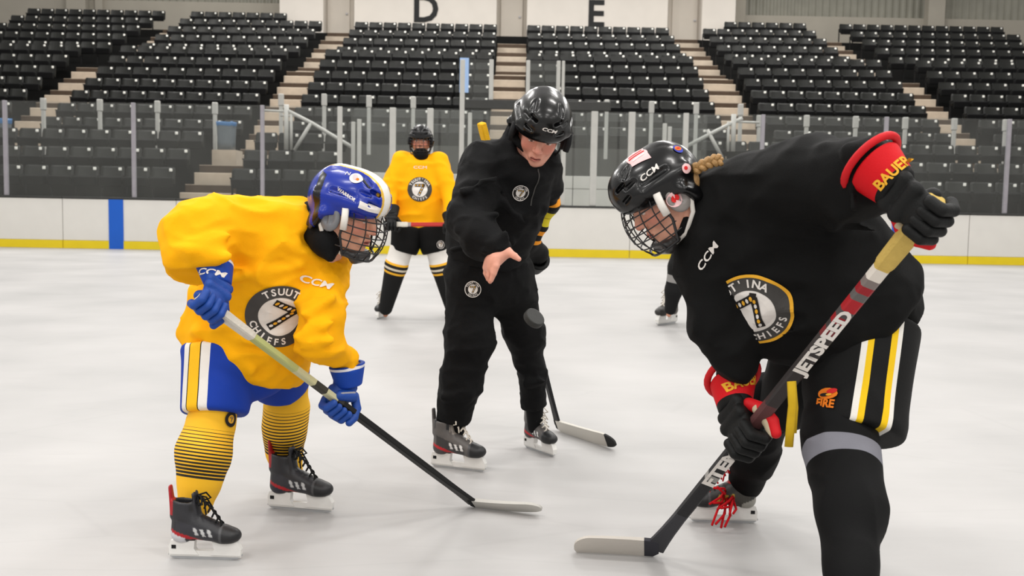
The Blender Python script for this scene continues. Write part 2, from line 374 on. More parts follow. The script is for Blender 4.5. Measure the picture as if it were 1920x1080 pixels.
# --- bench area behind the glass
YK = 23.1
kb = empty('bench_back_wall', (0, YK, 0), kind='structure')
xa, xb = Xat(655, 350, YK), Xat(1325, 350, YK); nseg = 8
for i in range(nseg):
    a, b = xa+(xb-xa)*i/nseg, xa+(xb-xa)*(i+1)/nseg; zs = Zat(960, 352, YK); zt = Zat(960, 328, YK)
    mb = MB(); mb.box((a+.008, YK, .2), (b-.008, YK+.08, zs-.006), bev=.006); mb.obj('wall_panel', m_grey, kb)
    mb = MB(); mb.box((a+.008, YK, zs+.006), (b-.008, YK+.08, zt), bev=.006); mb.obj('wall_panel', m_grey, kb)
    mb = MB(); mb.box((a+.03, YK+.03, zt), (b-.03, YK+.045, Zat(960, 209, YK)), bev=.003); mb.obj('glass_pane', m_glass, kb)
for px, y0 in ((662, 229), (673, 224), (1245, 232), (1254, 238), (880, 212), (1040, 212)):
    x = Xat(px, 300, YK-.1); mb = MB(); mb.box((x-.045, YK-.12, Zat(px, 340, YK)), (x+.045, YK-.02, Zat(px, y0, YK)), bev=.008); mb.obj('stub_post', m_wpaint, kb)
m_dkw = M('retaining_wall', (74, 73, 70), .85, .2, .15, 2)
mb = MB(); mb.box((-5.2, 26.4, 0), (5.6, 26.6, 2.62)); mb.obj('wall_retaining', m_dkw, kind='structure')
# tall screens over the central gangway
tg = empty('gangway_screen', (0, YK, 0), kind='structure')
zb, zt = Zat(960, 188, YK), Zat(960, 112, YK)
mb = MB(); mb.box((Xat(872, 195, YK), YK-.05, Zat(960, 205, YK)), (Xat(1145, 195, YK), YK+.1, zb), bev=.01); mb.obj('screen_beam', m_dark, tg)
for px, w in ((921, .1), (990, .09), (1047, .09), (1056, .07)):
    x = Xat(px, 150, YK); mb = MB(); mb.box((x-w/2, YK, zb), (x+w/2, YK+.07, zt), bev=.01); mb.obj('screen_post', m_wpaint, tg)
for a, b in ((868, 919), (992, 1045)):
    mb = MB(); mb.box((Xat(a, 150, YK), YK+.02, zb), (Xat(b, 150, YK), YK+.035, zt), bev=.003); mb.obj('glass_pane', m_glass, tg)
m_lblue = M('pale_blue_reflection', (150, 180, 222), .3, .5, .1, 6)
mb = MB(); mb.box((Xat(862, 140, YK), YK-.02, zb+.15), (Xat(879, 140, YK), YK+.0, zt+.02), bev=.004); mb.obj('painted_reflection_strip', m_lblue, tg)  # solid pale blue strip painted as the reflection along the pane edge
# walkway railing posts
YR = 25.4
wr = empty('walkway_railing', (0, YR, 1.9), label='row of white steel railing posts on the walkway behind the rink glass', category='railing')
for px, yt, yb_ in ((81, 184, 250), (187, 186, 250), (295, 189, 250), (403, 192, 277), (527, 176, 250), (608, 176, 250), (692, 179, 258), (775, 181, 258), (1138, 187, 266), (1222, 190, 268), (1306, 192, 262), (1389, 195, 262), (1424, 216, 285), (1513, 216, 290), (1605, 218, 290), (1698, 220, 290), (1790, 222, 290), (1886, 224, 290)):
    x = Xat(px, yt, YR); z1 = Zat(px, yt, YR); z0 = 1.9 if abs(x) > 5 else 2.3
    mb = MB(); mb.box((x-.045, YR-.04, z0), (x+.045, YR+.04, z1-.3), bev=.008); mb.box((x-.065, YR-.055, z1-.3), (x+.065, YR+.055, z1), bev=.015); mb.obj('railing_post', m_wpaint, wr)
# stair handrails either side of the benches
def handrail(name, label, pts, braces, Y):
    t = empty(name, at(pts[0][0], pts[0][1], Y), label=label, category='handrail'); bpy.context.view_layer.update()
    for p in braces:
        mb = MB(); mb.tube([at(p[0], p[1], Y), at(p[2], p[3], Y)], p[4], 8); mb.obj('rail_post', m_wpaint, t, True)
    mb = MB(); mb.tube([at(x, y, Y) for x, y in pts], .045, 8); mb.obj('rail_bar', m_wpaint, t, True)
YH = 24.0
handrail('stair_handrail', 'white sloping stair handrail left of the benches', [(540, 208), (585, 231), (640, 264), (662, 277)], [(537, 196, 537, 281, .06), (546, 210, 546, 281, .035), (585, 228, 552, 282, .045), (496, 207, 537, 209, .028), (526, 217, 560, 217, .025)], YH)
handrail('stair_handrail', 'white sloping stair handrail right of the benches', [(1288, 274), (1340, 247), (1378, 228), (1392, 222)], [(1376, 214, 1374, 284, .06), (1366, 228, 1365, 284, .035), (1326, 243, 1354, 296, .045), (1378, 228, 1424, 230, .028)], YH)
# bins
m_bin = M('bin_grey', (98, 106, 112), .5, .4, .15, 6); m_liner = M('bin_liner_blue', (60, 110, 160), .35, .5, .2, 12)
def bin_(px, py0, py1, wpx, Y, label):
    a = at(px, py1, Y); h = at(px, py0, Y).z-a.z; w = wpx*Y/FPX/2
    t = empty('rubbish_bin', a, label=label, category='bin'); bpy.context.view_layer.update()
    mb = MB(); V = []; n = 20
    for z, s in ((0, .86), (h*.3, .9), (h, 1.0)):
        V += [Vector((a.x+w*s*math.copysign(abs(math.cos(k*2*math.pi/n))**.5, math.cos(k*2*math.pi/n)), a.y+w*.8*s*math.copysign(abs(math.sin(k*2*math.pi/n))**.5, math.sin(k*2*math.pi/n)), a.z+z)) for k in range(n)]
    Fs = [(r_*n+k, r_*n+(k+1) % n, (r_+1)*n+(k+1) % n, (r_+1)*n+k) for r_ in range(2) for k in range(n)]+[tuple(range(n))]
    mb.add(V, Fs); mb.obj('bin_body', m_bin, t, True)
    mb = MB(); V = []
    for z, s in ((h*.86, 1.02), (h*.93, 1.05), (h, 1.06), (h*1.0, .92), (h*.8, .9)):
        V += [Vector((a.x+w*s*(1+.02*math.sin(k*5))*math.copysign(abs(math.cos(k*2*math.pi/n))**.5, math.cos(k*2*math.pi/n)), a.y+w*.8*s*math.copysign(abs(math.sin(k*2*math.pi/n))**.5, math.sin(k*2*math.pi/n)), a.z+z+.012*math.sin(k*2.3)*(z > h*.9 or z < h*.9))) for k in range(n)]
    Fs = [(r_*n+k, r_*n+(k+1) % n, (r_+1)*n+(k+1) % n, (r_+1)*n+k) for r_ in range(4) for k in range(n)]
    mb.add(V, Fs); mb.obj('bin_liner', m_liner, t, True)
mb = MB(); mb.box((Xat(404, 290, 24.9), 24.6, 1.9), (Xat(448, 290, 24.9), 25.25, Zat(425, 282, 24.9))); mb.obj('floor_landing', m_step, kind='structure')
bin_(425, 229, 282, 34, 24.9, 'grey rubbish bin with blue liner beside the aisle stairs')
bin_(3, 222, 292, 34, 24.9, 'grey rubbish bin with blue liner at far left of the stands')
# ------------------------------------------------------------------ signed-distance modelling (numpy) for bodies, clothes, boots, helmets
_LAT = rng.random((32, 32, 32)).astype(np.float32)
def vnoise(P):
    i = np.floor(P).astype(np.int32); f = (P-i).astype(np.float32); f = f*f*(3-2*f); i &= 31; j = (i+1) & 31
    x0, y0, z0 = i[..., 0], i[..., 1], i[..., 2]; x1, y1, z1 = j[..., 0], j[..., 1], j[..., 2]; a, b, c = f[..., 0], f[..., 1], f[..., 2]
    L = _LAT
    return (((L[x0, y0, z0]*(1-a)+L[x1, y0, z0]*a)*(1-b)+(L[x0, y1, z0]*(1-a)+L[x1, y1, z0]*a)*b)*(1-c)
            + ((L[x0, y0, z1]*(1-a)+L[x1, y0, z1]*a)*(1-b)+(L[x0, y1, z1]*(1-a)+L[x1, y1, z1]*a)*b)*c)
class Field:
    def __init__(s): s.p = []; s.disp = []
    def _add(s, fn, lo, hi, k, op): s.p.append((fn, np.array(lo, float), np.array(hi, float), k, op)); return s
    def ec(s, A, B, ra, rb, va=None, vb=None, u=None, k=.02, op='+', flat=0, cap=None):
        """elliptic cone from A to B: half widths ra/rb along u, va/vb along the third axis; flat = end rounding radius, 0 for round ends"""
        A = np.array(A, float); B = np.array(B, float); va = ra if va is None else va; vb = rb if vb is None else vb
        w = B-A; L = np.linalg.norm(w)
        if L < 1e-6: w = np.array([0, 0, 1.]); L = 1e-6
        w = w/L
        if u is None: u = np.array([1, 0, 0.]) if abs(w[0]) < .9 else np.array([0, 1, 0.])
        u = np.array(u, float); u = u-w*u.dot(w); u /= np.linalg.norm(u); v = np.cross(w, u)
        def fn(P):
            d = P-A; sx = d @ w; t = np.clip(sx/L, 0, 1); q = d-t[..., None]*(w*L)
            ru = ra+(rb-ra)*t; rv = va+(vb-va)*t; qu = q @ u; qv = q @ v
            if flat:
                k0 = np.sqrt((qu/ru)**2+(qv/rv)**2); k1 = np.sqrt((qu/ru**2)**2+(qv/rv**2)**2)+1e-9
                de = k0*(k0-1)/k1; de = np.where(k0 < 1e-3, -np.minimum(ru, rv), de)
                da = np.maximum(-sx, sx-L); x = de+flat; y = da+flat
                return np.sqrt(np.maximum(x, 0)**2+np.maximum(y, 0)**2)+np.minimum(np.maximum(x, y), 0)-flat
            rw = cap if cap else np.minimum(ru, rv); qw = q @ w
            k0 = np.sqrt((qu/ru)**2+(qv/rv)**2+(qw/rw)**2); k1 = np.sqrt((qu/ru**2)**2+(qv/rv**2)**2+(qw/rw**2)**2)+1e-9
            return np.where(k0 < 1e-3, -np.minimum(ru, rv), k0*(k0-1)/k1)
        m = max(ra, rb, va, vb); lo = np.minimum(A, B)-m; hi = np.maximum(A, B)+m
        return s._add(fn, lo, hi, k, op)
    def ell(s, c, r, Rm=None, k=.02, op='+'):
        c = np.array(c, float); r = np.array(r, float); Rm = np.eye(3) if Rm is None else np.array(Rm, float)
        def fn(P):
            q = (P-c) @ Rm; k0 = np.sqrt(((q/r)**2).sum(-1)); k1 = np.sqrt(((q/r**2)**2).sum(-1))+1e-9
            return np.where(k0 < 1e-3, -r.min(), k0*(k0-1)/k1)
        m = r.max(); return s._add(fn, c-m, c+m, k, op)
    def box(s, c, h, r=.005, Rm=None, k=.005, op='+'):
        c = np.array(c, float); h = np.array(h, float); Rm = np.eye(3) if Rm is None else np.array(Rm, float)
        def fn(P):
            q = np.abs((P-c) @ Rm)-(h-r); return np.sqrt((np.maximum(q, 0)**2).sum(-1))+np.minimum(q.max(-1), 0)-r
        m = np.linalg.norm(h); return s._add(fn, c-m, c+m, k, op)
    def half(s, n, c, k=.004):
        """keep the side of the plane where (p-c).n < 0"""
        n = np.array(n, float); n /= np.linalg.norm(n); c = np.array(c, float)
        return s._add(lambda P: (P-c) @ n, [-99]*3, [99]*3, k, '^')
    def folds(s, amp, freq, ridge=True):
        def fn(P):
            q = P*np.array(freq); n = vnoise(q+vnoise(q*.6+7)[..., None]*1.2); n2 = vnoise(q*2.3+11)
            if ridge: n = 1-np.abs(2*n-1); n = n*n
            return amp*(.5-n)*1.3+amp*.35*(n2-.5)
        s.disp.append(fn); return s
    def mesh(s, h, name='mesh', pad=None):
        add = [p for p in s.p if p[4] == '+']; lo = np.min([p[1] for p in add], 0)-4*h-.01; hi = np.max([p[2] for p in add], 0)+4*h+.01
        n = np.ceil((hi-lo)/h).astype(int)+1
        X = [lo[i]+h*np.arange(n[i]) for i in range(3)]; F = np.full(n, 9., np.float32)
        for fn, a, b, k, op in s.p:
            i0 = np.maximum(np.floor((a-k*1.3-2*h-lo)/h).astype(int), 0); i1 = np.minimum(np.ceil((b+k*1.3+2*h-lo)/h).astype(int)+1, n)
            if (i1 <= i0).any(): continue
            sl = tuple(slice(i0[j], i1[j]) for j in range(3))
            P = np.stack(np.meshgrid(*(X[j][sl[j]] for j in range(3)), indexing='ij'), -1)
            d = fn(P).astype(np.float32); f = F[sl]; k = max(k, 1e-5)
            if op == '+': t = np.clip(.5+.5*(f-d)/k, 0, 1); F[sl] = f+(d-f)*t-k*t*(1-t)
            elif op == '-': d = -d; t = np.clip(.5-.5*(f-d)/k, 0, 1); F[sl] = f+(d-f)*t+k*t*(1-t)
            else: t = np.clip(.5-.5*(f-d)/k, 0, 1); F[sl] = f+(d-f)*t+k*t*(1-t)
        if s.disp:
            msk = np.abs(F) < .06; ix = np.argwhere(msk)
            P = lo+ix*h; dv = sum(fn(P) for fn in s.disp); F[msk] += dv.astype(np.float32)
        V, Q = surface_nets(F, lo, h); return V, Q
def surface_nets(F, lo, h):
    S = F < 0; n = F.shape; cnt = np.zeros((n[0]-1, n[1]-1, n[2]-1), np.int8)
    C = [(a, b, c) for a in (0, 1) for b in (0, 1) for c in (0, 1)]
    for a, b, c in C: cnt += S[a:n[0]-1+a, b:n[1]-1+b, c:n[2]-1+c]
    act = np.argwhere((cnt > 0) & (cnt < 8)); I = np.full(cnt.shape, -1, np.int32); I[tuple(act.T)] = np.arange(len(act))
    vals = {c: F[act[:, 0]+c[0], act[:, 1]+c[1], act[:, 2]+c[2]] for c in C}
    pos = np.zeros((len(act), 3)); num = np.zeros(len(act))
    for c0 in C:
        for ax in range(3):
            if c0[ax]: continue
            c1 = tuple(1 if i == ax else c0[i] for i in range(3)); v0, v1 = vals[c0], vals[c1]; m = (v0 < 0) != (v1 < 0)
            t = np.where(m, v0/np.where(m, v0-v1, 1), 0); p = np.tile(np.array(c0, float), (len(act), 1)); p[:, ax] += t
            pos += p*m[:, None]; num += m
    V = lo+h*(act+pos/num[:, None]); Q = []
    for ax in range(3):
        a1, a2 = (ax+1) % 3, (ax+2) % 3
        s0 = np.moveaxis(S, ax, 0); d = s0[:-1] != s0[1:]; ix = np.argwhere(d)
        full = np.zeros((len(ix), 3), int); rest = [i for i in range(3) if i != ax]
        full[:, ax] = ix[:, 0]; full[:, rest[0]] = ix[:, 1]; full[:, rest[1]] = ix[:, 2]
        ok = (full[:, a1] > 0) & (full[:, a2] > 0) & (full[:, a1] < n[a1]-1) & (full[:, a2] < n[a2]-1); full = full[ok]
        flip = S[tuple(full.T)]; q = []
        for o1, o2 in ((1, 1), (0, 1), (0, 0), (1, 0)):
            g = full.copy(); g[:, a1] -= o1; g[:, a2] -= o2; q.append(I[tuple(g.T)])
        q = np.stack(q, 1); q[~flip] = q[~flip][:, ::-1]; Q.append(q)
    return V, np.concatenate(Q)
def set_col(me, cols, name='Col'):
    a = me.color_attributes.new(name, 'FLOAT_COLOR', 'POINT'); c = np.ones((len(me.vertices), 4), np.float32); c[:, :3] = cols; a.data.foreach_set('color', c.ravel())
def set_f(me, vals, name='t'):
    a = me.attributes.new(name, 'FLOAT', 'POINT'); a.data.foreach_set('value', np.asarray(vals, np.float32))
def relax(V, Q, n):
    E = np.concatenate([Q[:, [i, (i+1) % 4]] for i in range(4)])
    for _ in range(n):
        S = np.zeros_like(V); C = np.zeros(len(V)); np.add.at(C, E[:, 0], 1); np.add.at(C, E[:, 1], 1)
        for c in range(3): S[:, c] = np.bincount(E[:, 0], V[E[:, 1], c], len(V))+np.bincount(E[:, 1], V[E[:, 0], c], len(V))
        V = V*.4+.6*S/np.maximum(C, 1)[:, None]
    return V
def solid(name, F, h, mat, parent=None, col=None, T=None, tfun=None, soft=1, **props):
    """mesh a field; T is the local-to-world matrix; col(V)/tfun(V) colour it in the field's own frame"""
    V, Q = F.mesh(h); V = relax(V, Q, soft); W_ = V
    if T is not None:
        A = np.array(T); W_ = V @ A[:3, :3].T+A[:3, 3]
        if np.linalg.det(A[:3, :3]) < 0: Q = Q[:, ::-1]
    me = mesh_fast(name, W_, Q)
    if col is not None: set_col(me, col(V))
    if tfun is not None: set_f(me, tfun(V))
    return link(name, me, mat, parent, **props)
def L3(c): return np.array(lin(c)[:3])
def depth(p): return (Vector(p)-CAMP).dot(Fw)
class PF(Field):
    """field laid out from sight lines: nodes are (px, py, distance, half width in px, half thickness in m)"""
    def chain(s, nodes, k=.03, op='+', flat=0, scale=1, ends=True):
        for i, (a, b) in enumerate(zip(nodes[:-1], nodes[1:])):
            A, B = at(*a[:3]), at(*b[:3]); wa, wb = a[3]*depth(A)/FPX*scale, b[3]*depth(B)/FPX*scale
            ta = a[4]*scale if len(a) > 4 and a[4] else wa; tb = b[4]*scale if len(b) > 4 and b[4] else wb
            ax = (B-A).normalized(); vd = ((A+B)/2-CAMP).normalized(); u = ax.cross(vd)
            s.ec(A, B, wa, wb, ta, tb, u, k if i else max(k, .03), op, flat)
        return s
    def wchain(s, nodes, k=.03, op='+', flat=0):
        for a, b in zip(nodes[:-1], nodes[1:]): s.ec(a[0], b[0], a[1], b[1], k=k, op=op, flat=flat)
        return s
    def ball(s, x, y, Y, r, t=None, k=.03, op='+'):
        c = at(x, y, Y); w = r*depth(c)/FPX; t = t or w
        return s.ell(c, (w, t, w), None, k, op)
def along(nodes):
    """float 0..1 along a chain of sight-line nodes"""
    P = [np.array(at(*n[:3])) for n in nodes]; Ls = [np.linalg.norm(b-a) for a, b in zip(P[:-1], P[1:])]; T = sum(Ls); acc = np.cumsum([0]+Ls)
    def fn(V):
        best = np.full(len(V), 9.); out = np.zeros(len(V))
        for i in range(len(Ls)):
            w = (P[i+1]-P[i])/Ls[i]; sx = (V-P[i]) @ w; t = np.clip(sx, 0, Ls[i]); d = np.linalg.norm(V-P[i]-t[:, None]*w, axis=1)
            m = d < best; best = np.where(m, d, best); out = np.where(m, (acc[i]+t)/T, out)
        return out
    return fn
def straight(nodes):
    a, b = np.array(at(*nodes[0][:3])), np.array(at(*nodes[-1][:3])); w = b-a; return lambda V: np.clip((V-a) @ w/w.dot(w), 0, 1)
def frame(c, f, up):
    """local-to-world for head-like things: local -Y faces f, local Z is up"""
    f = Vector(f).normalized(); up = Vector(up); up = (up-f*up.dot(f)).normalized(); y = -f; x = y.cross(up)
    return Matrix(((x.x, y.x, up.x, c[0]), (x.y, y.y, up.y, c[1]), (x.z, y.z, up.z, c[2]), (0, 0, 0, 1)))
# ------------------------------------------------------------------ parts of people
m_skin = M('skin', (225, 170, 145), .5, .35, .06, 60, .05, 500, attr='Col')
m_vc = M('painted_plastic', (128, 128, 128), .25, .35, .04, 20, attr='Col', coat=.12)
m_boot = M('boot_synthetic', (128, 128, 128), .45, .45, .12, 40, .06, 150, attr='Col')
m_wire = M('cage_wire_black', (24, 24, 26), .3, .5, .1, 30)
m_strapw = M('white_plastic', (225, 220, 212), .4, .4, .05, 30)
m_pad = M('black_padding', (22, 22, 24), .75, .3, .15, 60, .1, 300)
m_guard = M('grey_ear_guard', (120, 122, 126), .35, .5, .1, 30)
m_clear = M('chin_cup', (48, 46, 46), .3, .5, .1, 30)
m_hold = M('blade_holder_white', (226, 224, 220), .35, .5, .06, 25)
m_steel = M('steel_runner', (190, 192, 194), .3, .5, .1, 30, metal=.5)
m_em_w = M('print_white', (228, 222, 216), .7, .2, .04, 60)
m_em_g = M('print_charcoal', (70, 68, 66), .7, .2, .08, 60)
m_em_y = M('print_gold', (232, 172, 50), .7, .2, .06, 60)
m_em_k = M('print_black', (36, 32, 30), .7, .2, .08, 60)
m_em_r = M('print_red', (205, 40, 40), .7, .2, .06, 60)
m_em_o = M('print_orange', (226, 120, 30), .7, .2, .06, 60)
m_em_p = M('print_pink', (232, 190, 190), .6, .3, .12, 90)
m_em_b = M('print_blue', (60, 70, 170), .7, .2, .06, 60)
EMATS = [m_em_w, m_em_g, m_em_y, m_em_k, m_em_r, m_em_o, m_em_p, m_em_b]
EW, EG, EY, EK, ER, EO, EP, EB = range(8)
def head_mesh(skin=(222, 165, 140), hair=None, open_mouth=0, brow=(70, 48, 36)):
    F = Field()
    F.ell((0, .014, .036), (.074, .094, .088)); F.ell((0, -.03, -.028), (.06, .058, .088), k=.03)
    F.ec((0, -.01, -.062), (0, -.066, -.098), .05, .024, .03, .02, (1, 0, 0), k=.035)
    for s in (-1, 1):
        F.ell((s*.038, -.062, -.026), (.024, .022, .028), k=.022)
        F.ec((s*.055, -.0, -.05), (s*.024, -.06, -.096), .018, .014, k=.025)
        F.ell((s*.079, .014, -.006), (.009, .021, .033), k=.012); F.ell((s*.086, .01, -.004), (.006, .011, .019), k=.004, op='-')
    F.ec((-.036, -.084, .024), (.036, -.084, .024), .011, .011, k=.016)
    for s in (-1, 1): F.ell((s*.031, -.099, .003), (.018, .013, .0115), k=.013, op='-')
    for s in (-1, 1): F.ell((s*.031, -.080, .004), (.0145, .0125, .0115), k=.003)
    F.ec((0, -.087, .012), (0, -.108, -.026), .008, .0125, k=.013)
    for s in (-1, 1): F.ell((s*.012, -.099, -.031), (.0085, .011, .0075), k=.006); F.ell((s*.007, -.106, -.037), (.004, .005, .003), k=.002, op='-')
    F.ell((0, -.088, -.064), (.027, .014, .017), k=.012)
    for s in (-1, 1): F.ec((0, -.1, -.061), (s*.021, -.092, -.065), .0048, .003, k=.005); F.ec((0, -.099, -.072), (s*.019, -.09, -.068), .0055, .003, k=.005)
    F.ec((-.018, -.101, -.0665), (.018, -.101, -.0665), .0022+open_mouth, .0022+open_mouth, .008, .008, (0, 0, 1), k=.003, op='-')
    F.ell((0, -.078, -.098), (.018, .014, .013), k=.012)
    F.ec((0, .022, -.05), (0, .036, -.17), .05, .055, k=.03)
    V, Q = F.mesh(.0032); V = relax(V, Q, 1)
    x, y, z = V.T; sk = np.tile(L3(skin), (len(V), 1))
    def blend(mask, c, a):
        w = (np.clip(mask, 0, 1)*a)[:, None]; sk[:] = sk*(1-w)+L3(c)*w
    bump = lambda cx, cy, cz, r: 1-np.sqrt(((np.abs(x)-cx)**2+(y-cy)**2+(z-cz)**2))/r
    blend(bump(.042, -.07, -.025, .035)*1.6, (214, 120, 105), .55); blend(bump(0, -.11, -.026, .022)*1.5, (212, 120, 104), .5)
    blend(bump(.082, .01, 0, .04)*1.5, (206, 120, 104), .5)
    lip = ((np.abs(x) < .021-np.abs(z+.0665)*.6) & (np.abs(z+.0665) < .0085) & (y < -.084)).astype(float); blend(lip, (176, 92, 84), .75)
    blend(((np.abs(z+.0665) < .0022) & (np.abs(x) < .019) & (y < -.08)).astype(float), (92, 40, 38), .8)
    bz = z-(.026-(np.abs(x)-.03)**2*8); blend(((np.abs(bz) < .0042) & (np.abs(np.abs(x)-.033) < .019) & (y < -.06)).astype(float), brow, .8)
    eye = (np.abs(np.abs(x)-.031) < .0115) & (np.abs(z-.003) < .0034) & (y < -.07); blend(eye.astype(float), (220, 214, 208), .9)
    iris = (np.hypot(np.abs(x)-.031, (z-.002)) < .0046) & eye; blend(iris.astype(float), (60, 48, 40), .95)
    lash = (np.abs(np.abs(x)-.031) < .0135) & (np.abs(z-.0072) < .0016) & (y < -.065); blend(lash.astype(float), (70, 45, 38), .8)
    if hair:
        hm = ((z > .045) | ((y > .02) & (z > -.075)) | ((np.abs(x) > .066) & (y > -.02) & (z > .02))) & ~((np.abs(x) > .07) & (np.abs(z) < .04) & (np.abs(y-.01) < .026))
        blend(hm.astype(float), hair, 1)
    return V, Q, sk
def person(name, label, hf, bodyfield, h=.012, skin=(222, 165, 140), hscale=1, hair=None, group=None, extra=None, mouth=0):
    V, Q, c = head_mesh(skin, hair, mouth); A = np.array(hf); V = (V*hscale) @ A[:3, :3].T+A[:3, 3]
    Vs, Qs, Cs = [V], [Q], [c]; n = len(V)
    bV, bQ = bodyfield.mesh(h); Vs.append(bV); Qs.append(bQ+n); Cs.append(np.tile(L3(skin), (len(bV), 1))); n += len(bV)
    if extra: 
        eV, eQ = extra[0].mesh(extra[1]); Vs.append(eV); Qs.append(eQ+n); Cs.append(extra[2](eV) if len(extra) > 2 else np.tile(L3(skin), (len(eV), 1)))
    me = mesh_fast(name, np.concatenate(Vs), np.concatenate(Qs)); set_col(me, np.concatenate(Cs))
    o = link(name, me, m_skin, label=label, category='person')
    if group: o['group'] = group
    return o
# --- prints laid onto a surface
def bvh_of(o): me = o.data; return BVHTree.FromPolygons([v.co for v in me.vertices], [tuple(p.vertices) for p in me.polygons])
def spot(bvh, px, py):
    d = raydir(px, py).normalized(); hit = bvh.ray_cast(CAMP, d, 60); return hit
class Print:
    def __init__(s): s.v = []; s.f = []; s.m = []; s.l = []
    def poly(s, V, Fs, mi, layer): b = len(s.v); s.v += [tuple(v[:2]) for v in V]; s.f += [tuple(i+b for i in f) for f in Fs]; s.m += [mi]*len(Fs); s.l += [layer]*len(V)
    def ring(s, r0, r1, mi, layer, n=72, m=4):
        V = []; Fs = []
        for j in range(m+1):
            r = r0+(r1-r0)*j/m
            for i in range(n): V.append((r*math.cos(2*math.pi*i/n), r*math.sin(2*math.pi*i/n)))
        for j in range(m):
            for i in range(n): Fs.append((j*n+i, (j+1)*n+i, (j+1)*n+(i+1) % n, j*n+(i+1) % n))
        s.poly(V, Fs, mi, layer)
    def stroke(s, pts, w, mi, layer, w1=None):
        """straight tapered stroke cut into short pieces"""
        (x0, y0), (x1, y1) = pts; L = math.hypot(x1-x0, y1-y0); n = max(2, int(L/.06)); dx, dy = (x1-x0)/L, (y1-y0)/L; V = []; Fs = []
        w1 = w if w1 is None else w1
        for i in range(n+1):
            t = i/n; ww = w+(w1-w)*t
            for k in (-1, 0, 1): V.append((x0+(x1-x0)*t-dy*ww*k, y0+(y1-y0)*t+dx*ww*k))
        for i in range(n):
            for k in range(2): a = i*3+k; Fs.append((a, a+3, a+4, a+1))
        s.poly(V, Fs, mi, layer)
    def oval(s, c, rx, ry, ang, mi, layer, n=14):
        V = [c]+[(c[0]+rx*math.cos(a)*math.cos(ang)-ry*math.sin(a)*math.sin(ang), c[1]+rx*math.cos(a)*math.sin(ang)+ry*math.sin(a)*math.cos(ang)) for a in [2*math.pi*i/n for i in range(n)]]
        s.poly(V, [(0, 1+i, 1+(i+1) % n) for i in range(n)], mi, layer)
    def text(s, t, size, mi, layer, c=(0, 0), ang=0, bold=.0, shear=0, sx=1):
        me = text_mesh(t, size, 0, bold*size, shear=shear, sx=sx); ca, sa = math.cos(ang), math.sin(ang)
        bm = bmesh.new(); bm.from_mesh(me); lim = size*.35
        for _ in range(3):
            ed = [e for e in bm.edges if e.calc_length() > lim]
            if not ed: break
            bmesh.ops.subdivide_edges(bm, edges=ed, cuts=1); bmesh.ops.triangulate(bm, faces=[f for f in bm.faces if len(f.verts) > 4])
        bm.verts.index_update()
        V = [(c[0]+v.co.x*ca-v.co.y*sa, c[1]+v.co.x*sa+v.co.y*ca) for v in bm.verts]; s.poly(V, [[v.index for v in f.verts] for f in bm.faces], mi, layer); bm.free(); bpy.data.meshes.remove(me)
    def arc(s, t, r, size, mi, layer, mid, step, top=True, bold=.03):
        n = len(t)
        for i, ch in enumerate(t):
            a = mid+(1 if not top else -1)*step*(i-(n-1)/2); s.text(ch, size, mi, layer, (r*math.cos(a), r*math.sin(a)), a-math.pi/2 if top else a+math.pi/2, bold)
    def lay(s, name, target, bvh, px, py, up, size, off=.003, aspect=1, rad=None, away=.15, nrm=None):
        hit = spot(bvh, px, py)
        if hit[0] is None: print('no surface for', name, px, py); return None
        d = raydir(px, py).normalized(); N = Vector((0, 0, 0)); rad = (rad or .6)*size
        e1, e2 = Rv, Uv
        for k in range(9):
            a = k*math.pi/4; q = hit[0]+(e1*math.cos(a)+e2*math.sin(a))*(rad if k < 8 else 0)
            h = bvh.ray_cast(q-d*.4, d, 1.2)
            if h[0] is not None and (h[0]-hit[0]).length < 3*rad+.05: N += h[1] if h[1].dot(d) < 0 else -h[1]
        if nrm is not None: N = Vector(nrm)
        N.normalize(); uw = Rv*up[0]-Uv*up[1]; Vv = (uw-N*uw.dot(N)).normalized(); Uu = Vv.cross(N)
        co = []
        for (x, y), l in zip(s.v, s.l):
            p = hit[0]+Uu*(x*size*aspect)+Vv*(y*size)+N*away; h = bvh.ray_cast(p, -N, away*2.2)
            co.append((h[0] if h[0] is not None else p-N*away)+N*(off+.0009*l))
        me = bpy.data.meshes.new(name); me.from_pydata(co, [], s.f); me.polygons.foreach_set('material_index', s.m); me.update()
        return link(name, me, EMATS, target)
def seven(P, l, sc=1, mirror=1, gold=True):
    """the feather-patterned 7"""
    a, b, c = (-.52*sc, .42*sc), (.42*sc, .44*sc), (-.12*sc, -.66*sc)
    P.stroke((a, b), .15*sc, EK, l); P.stroke((b, c), .14*sc, EK, l); P.stroke(((b[0]-.1*sc, b[1]+.1*sc), (b[0]+.08*sc, b[1]-.06*sc)), .14*sc, EK, l)
    for i in range(5): t = (i+.6)/5.2; P.oval((a[0]+(b[0]-a[0])*t, a[1]+(b[1]-a[1])*t), .055*sc, .1*sc, -.5, EW if i % 2 else EY, l+1)
    for i in range(6): t = (i+.9)/6.6; P.oval((b[0]+(c[0]-b[0])*t, b[1]+(c[1]-b[1])*t), .085*sc, .055*sc, .9, EW if i % 2 else EY, l+1)
def crest(ring=EG, edge=EY, small=False):
    P = Print(); P.ring(0.001, .66, EW, 1, m=6); P.ring(.63, 1.0, ring, 2)
    if edge is not None: P.ring(.985, 1.07, edge, 3)
    seven(P, 3, .76)
    P.arc("TSUUT'INA", .81, .30, EW, 4, math.pi/2, .27); P.arc('CHIEFS', .82, .28, EW, 4, -math.pi/2, .27, False)
    return P
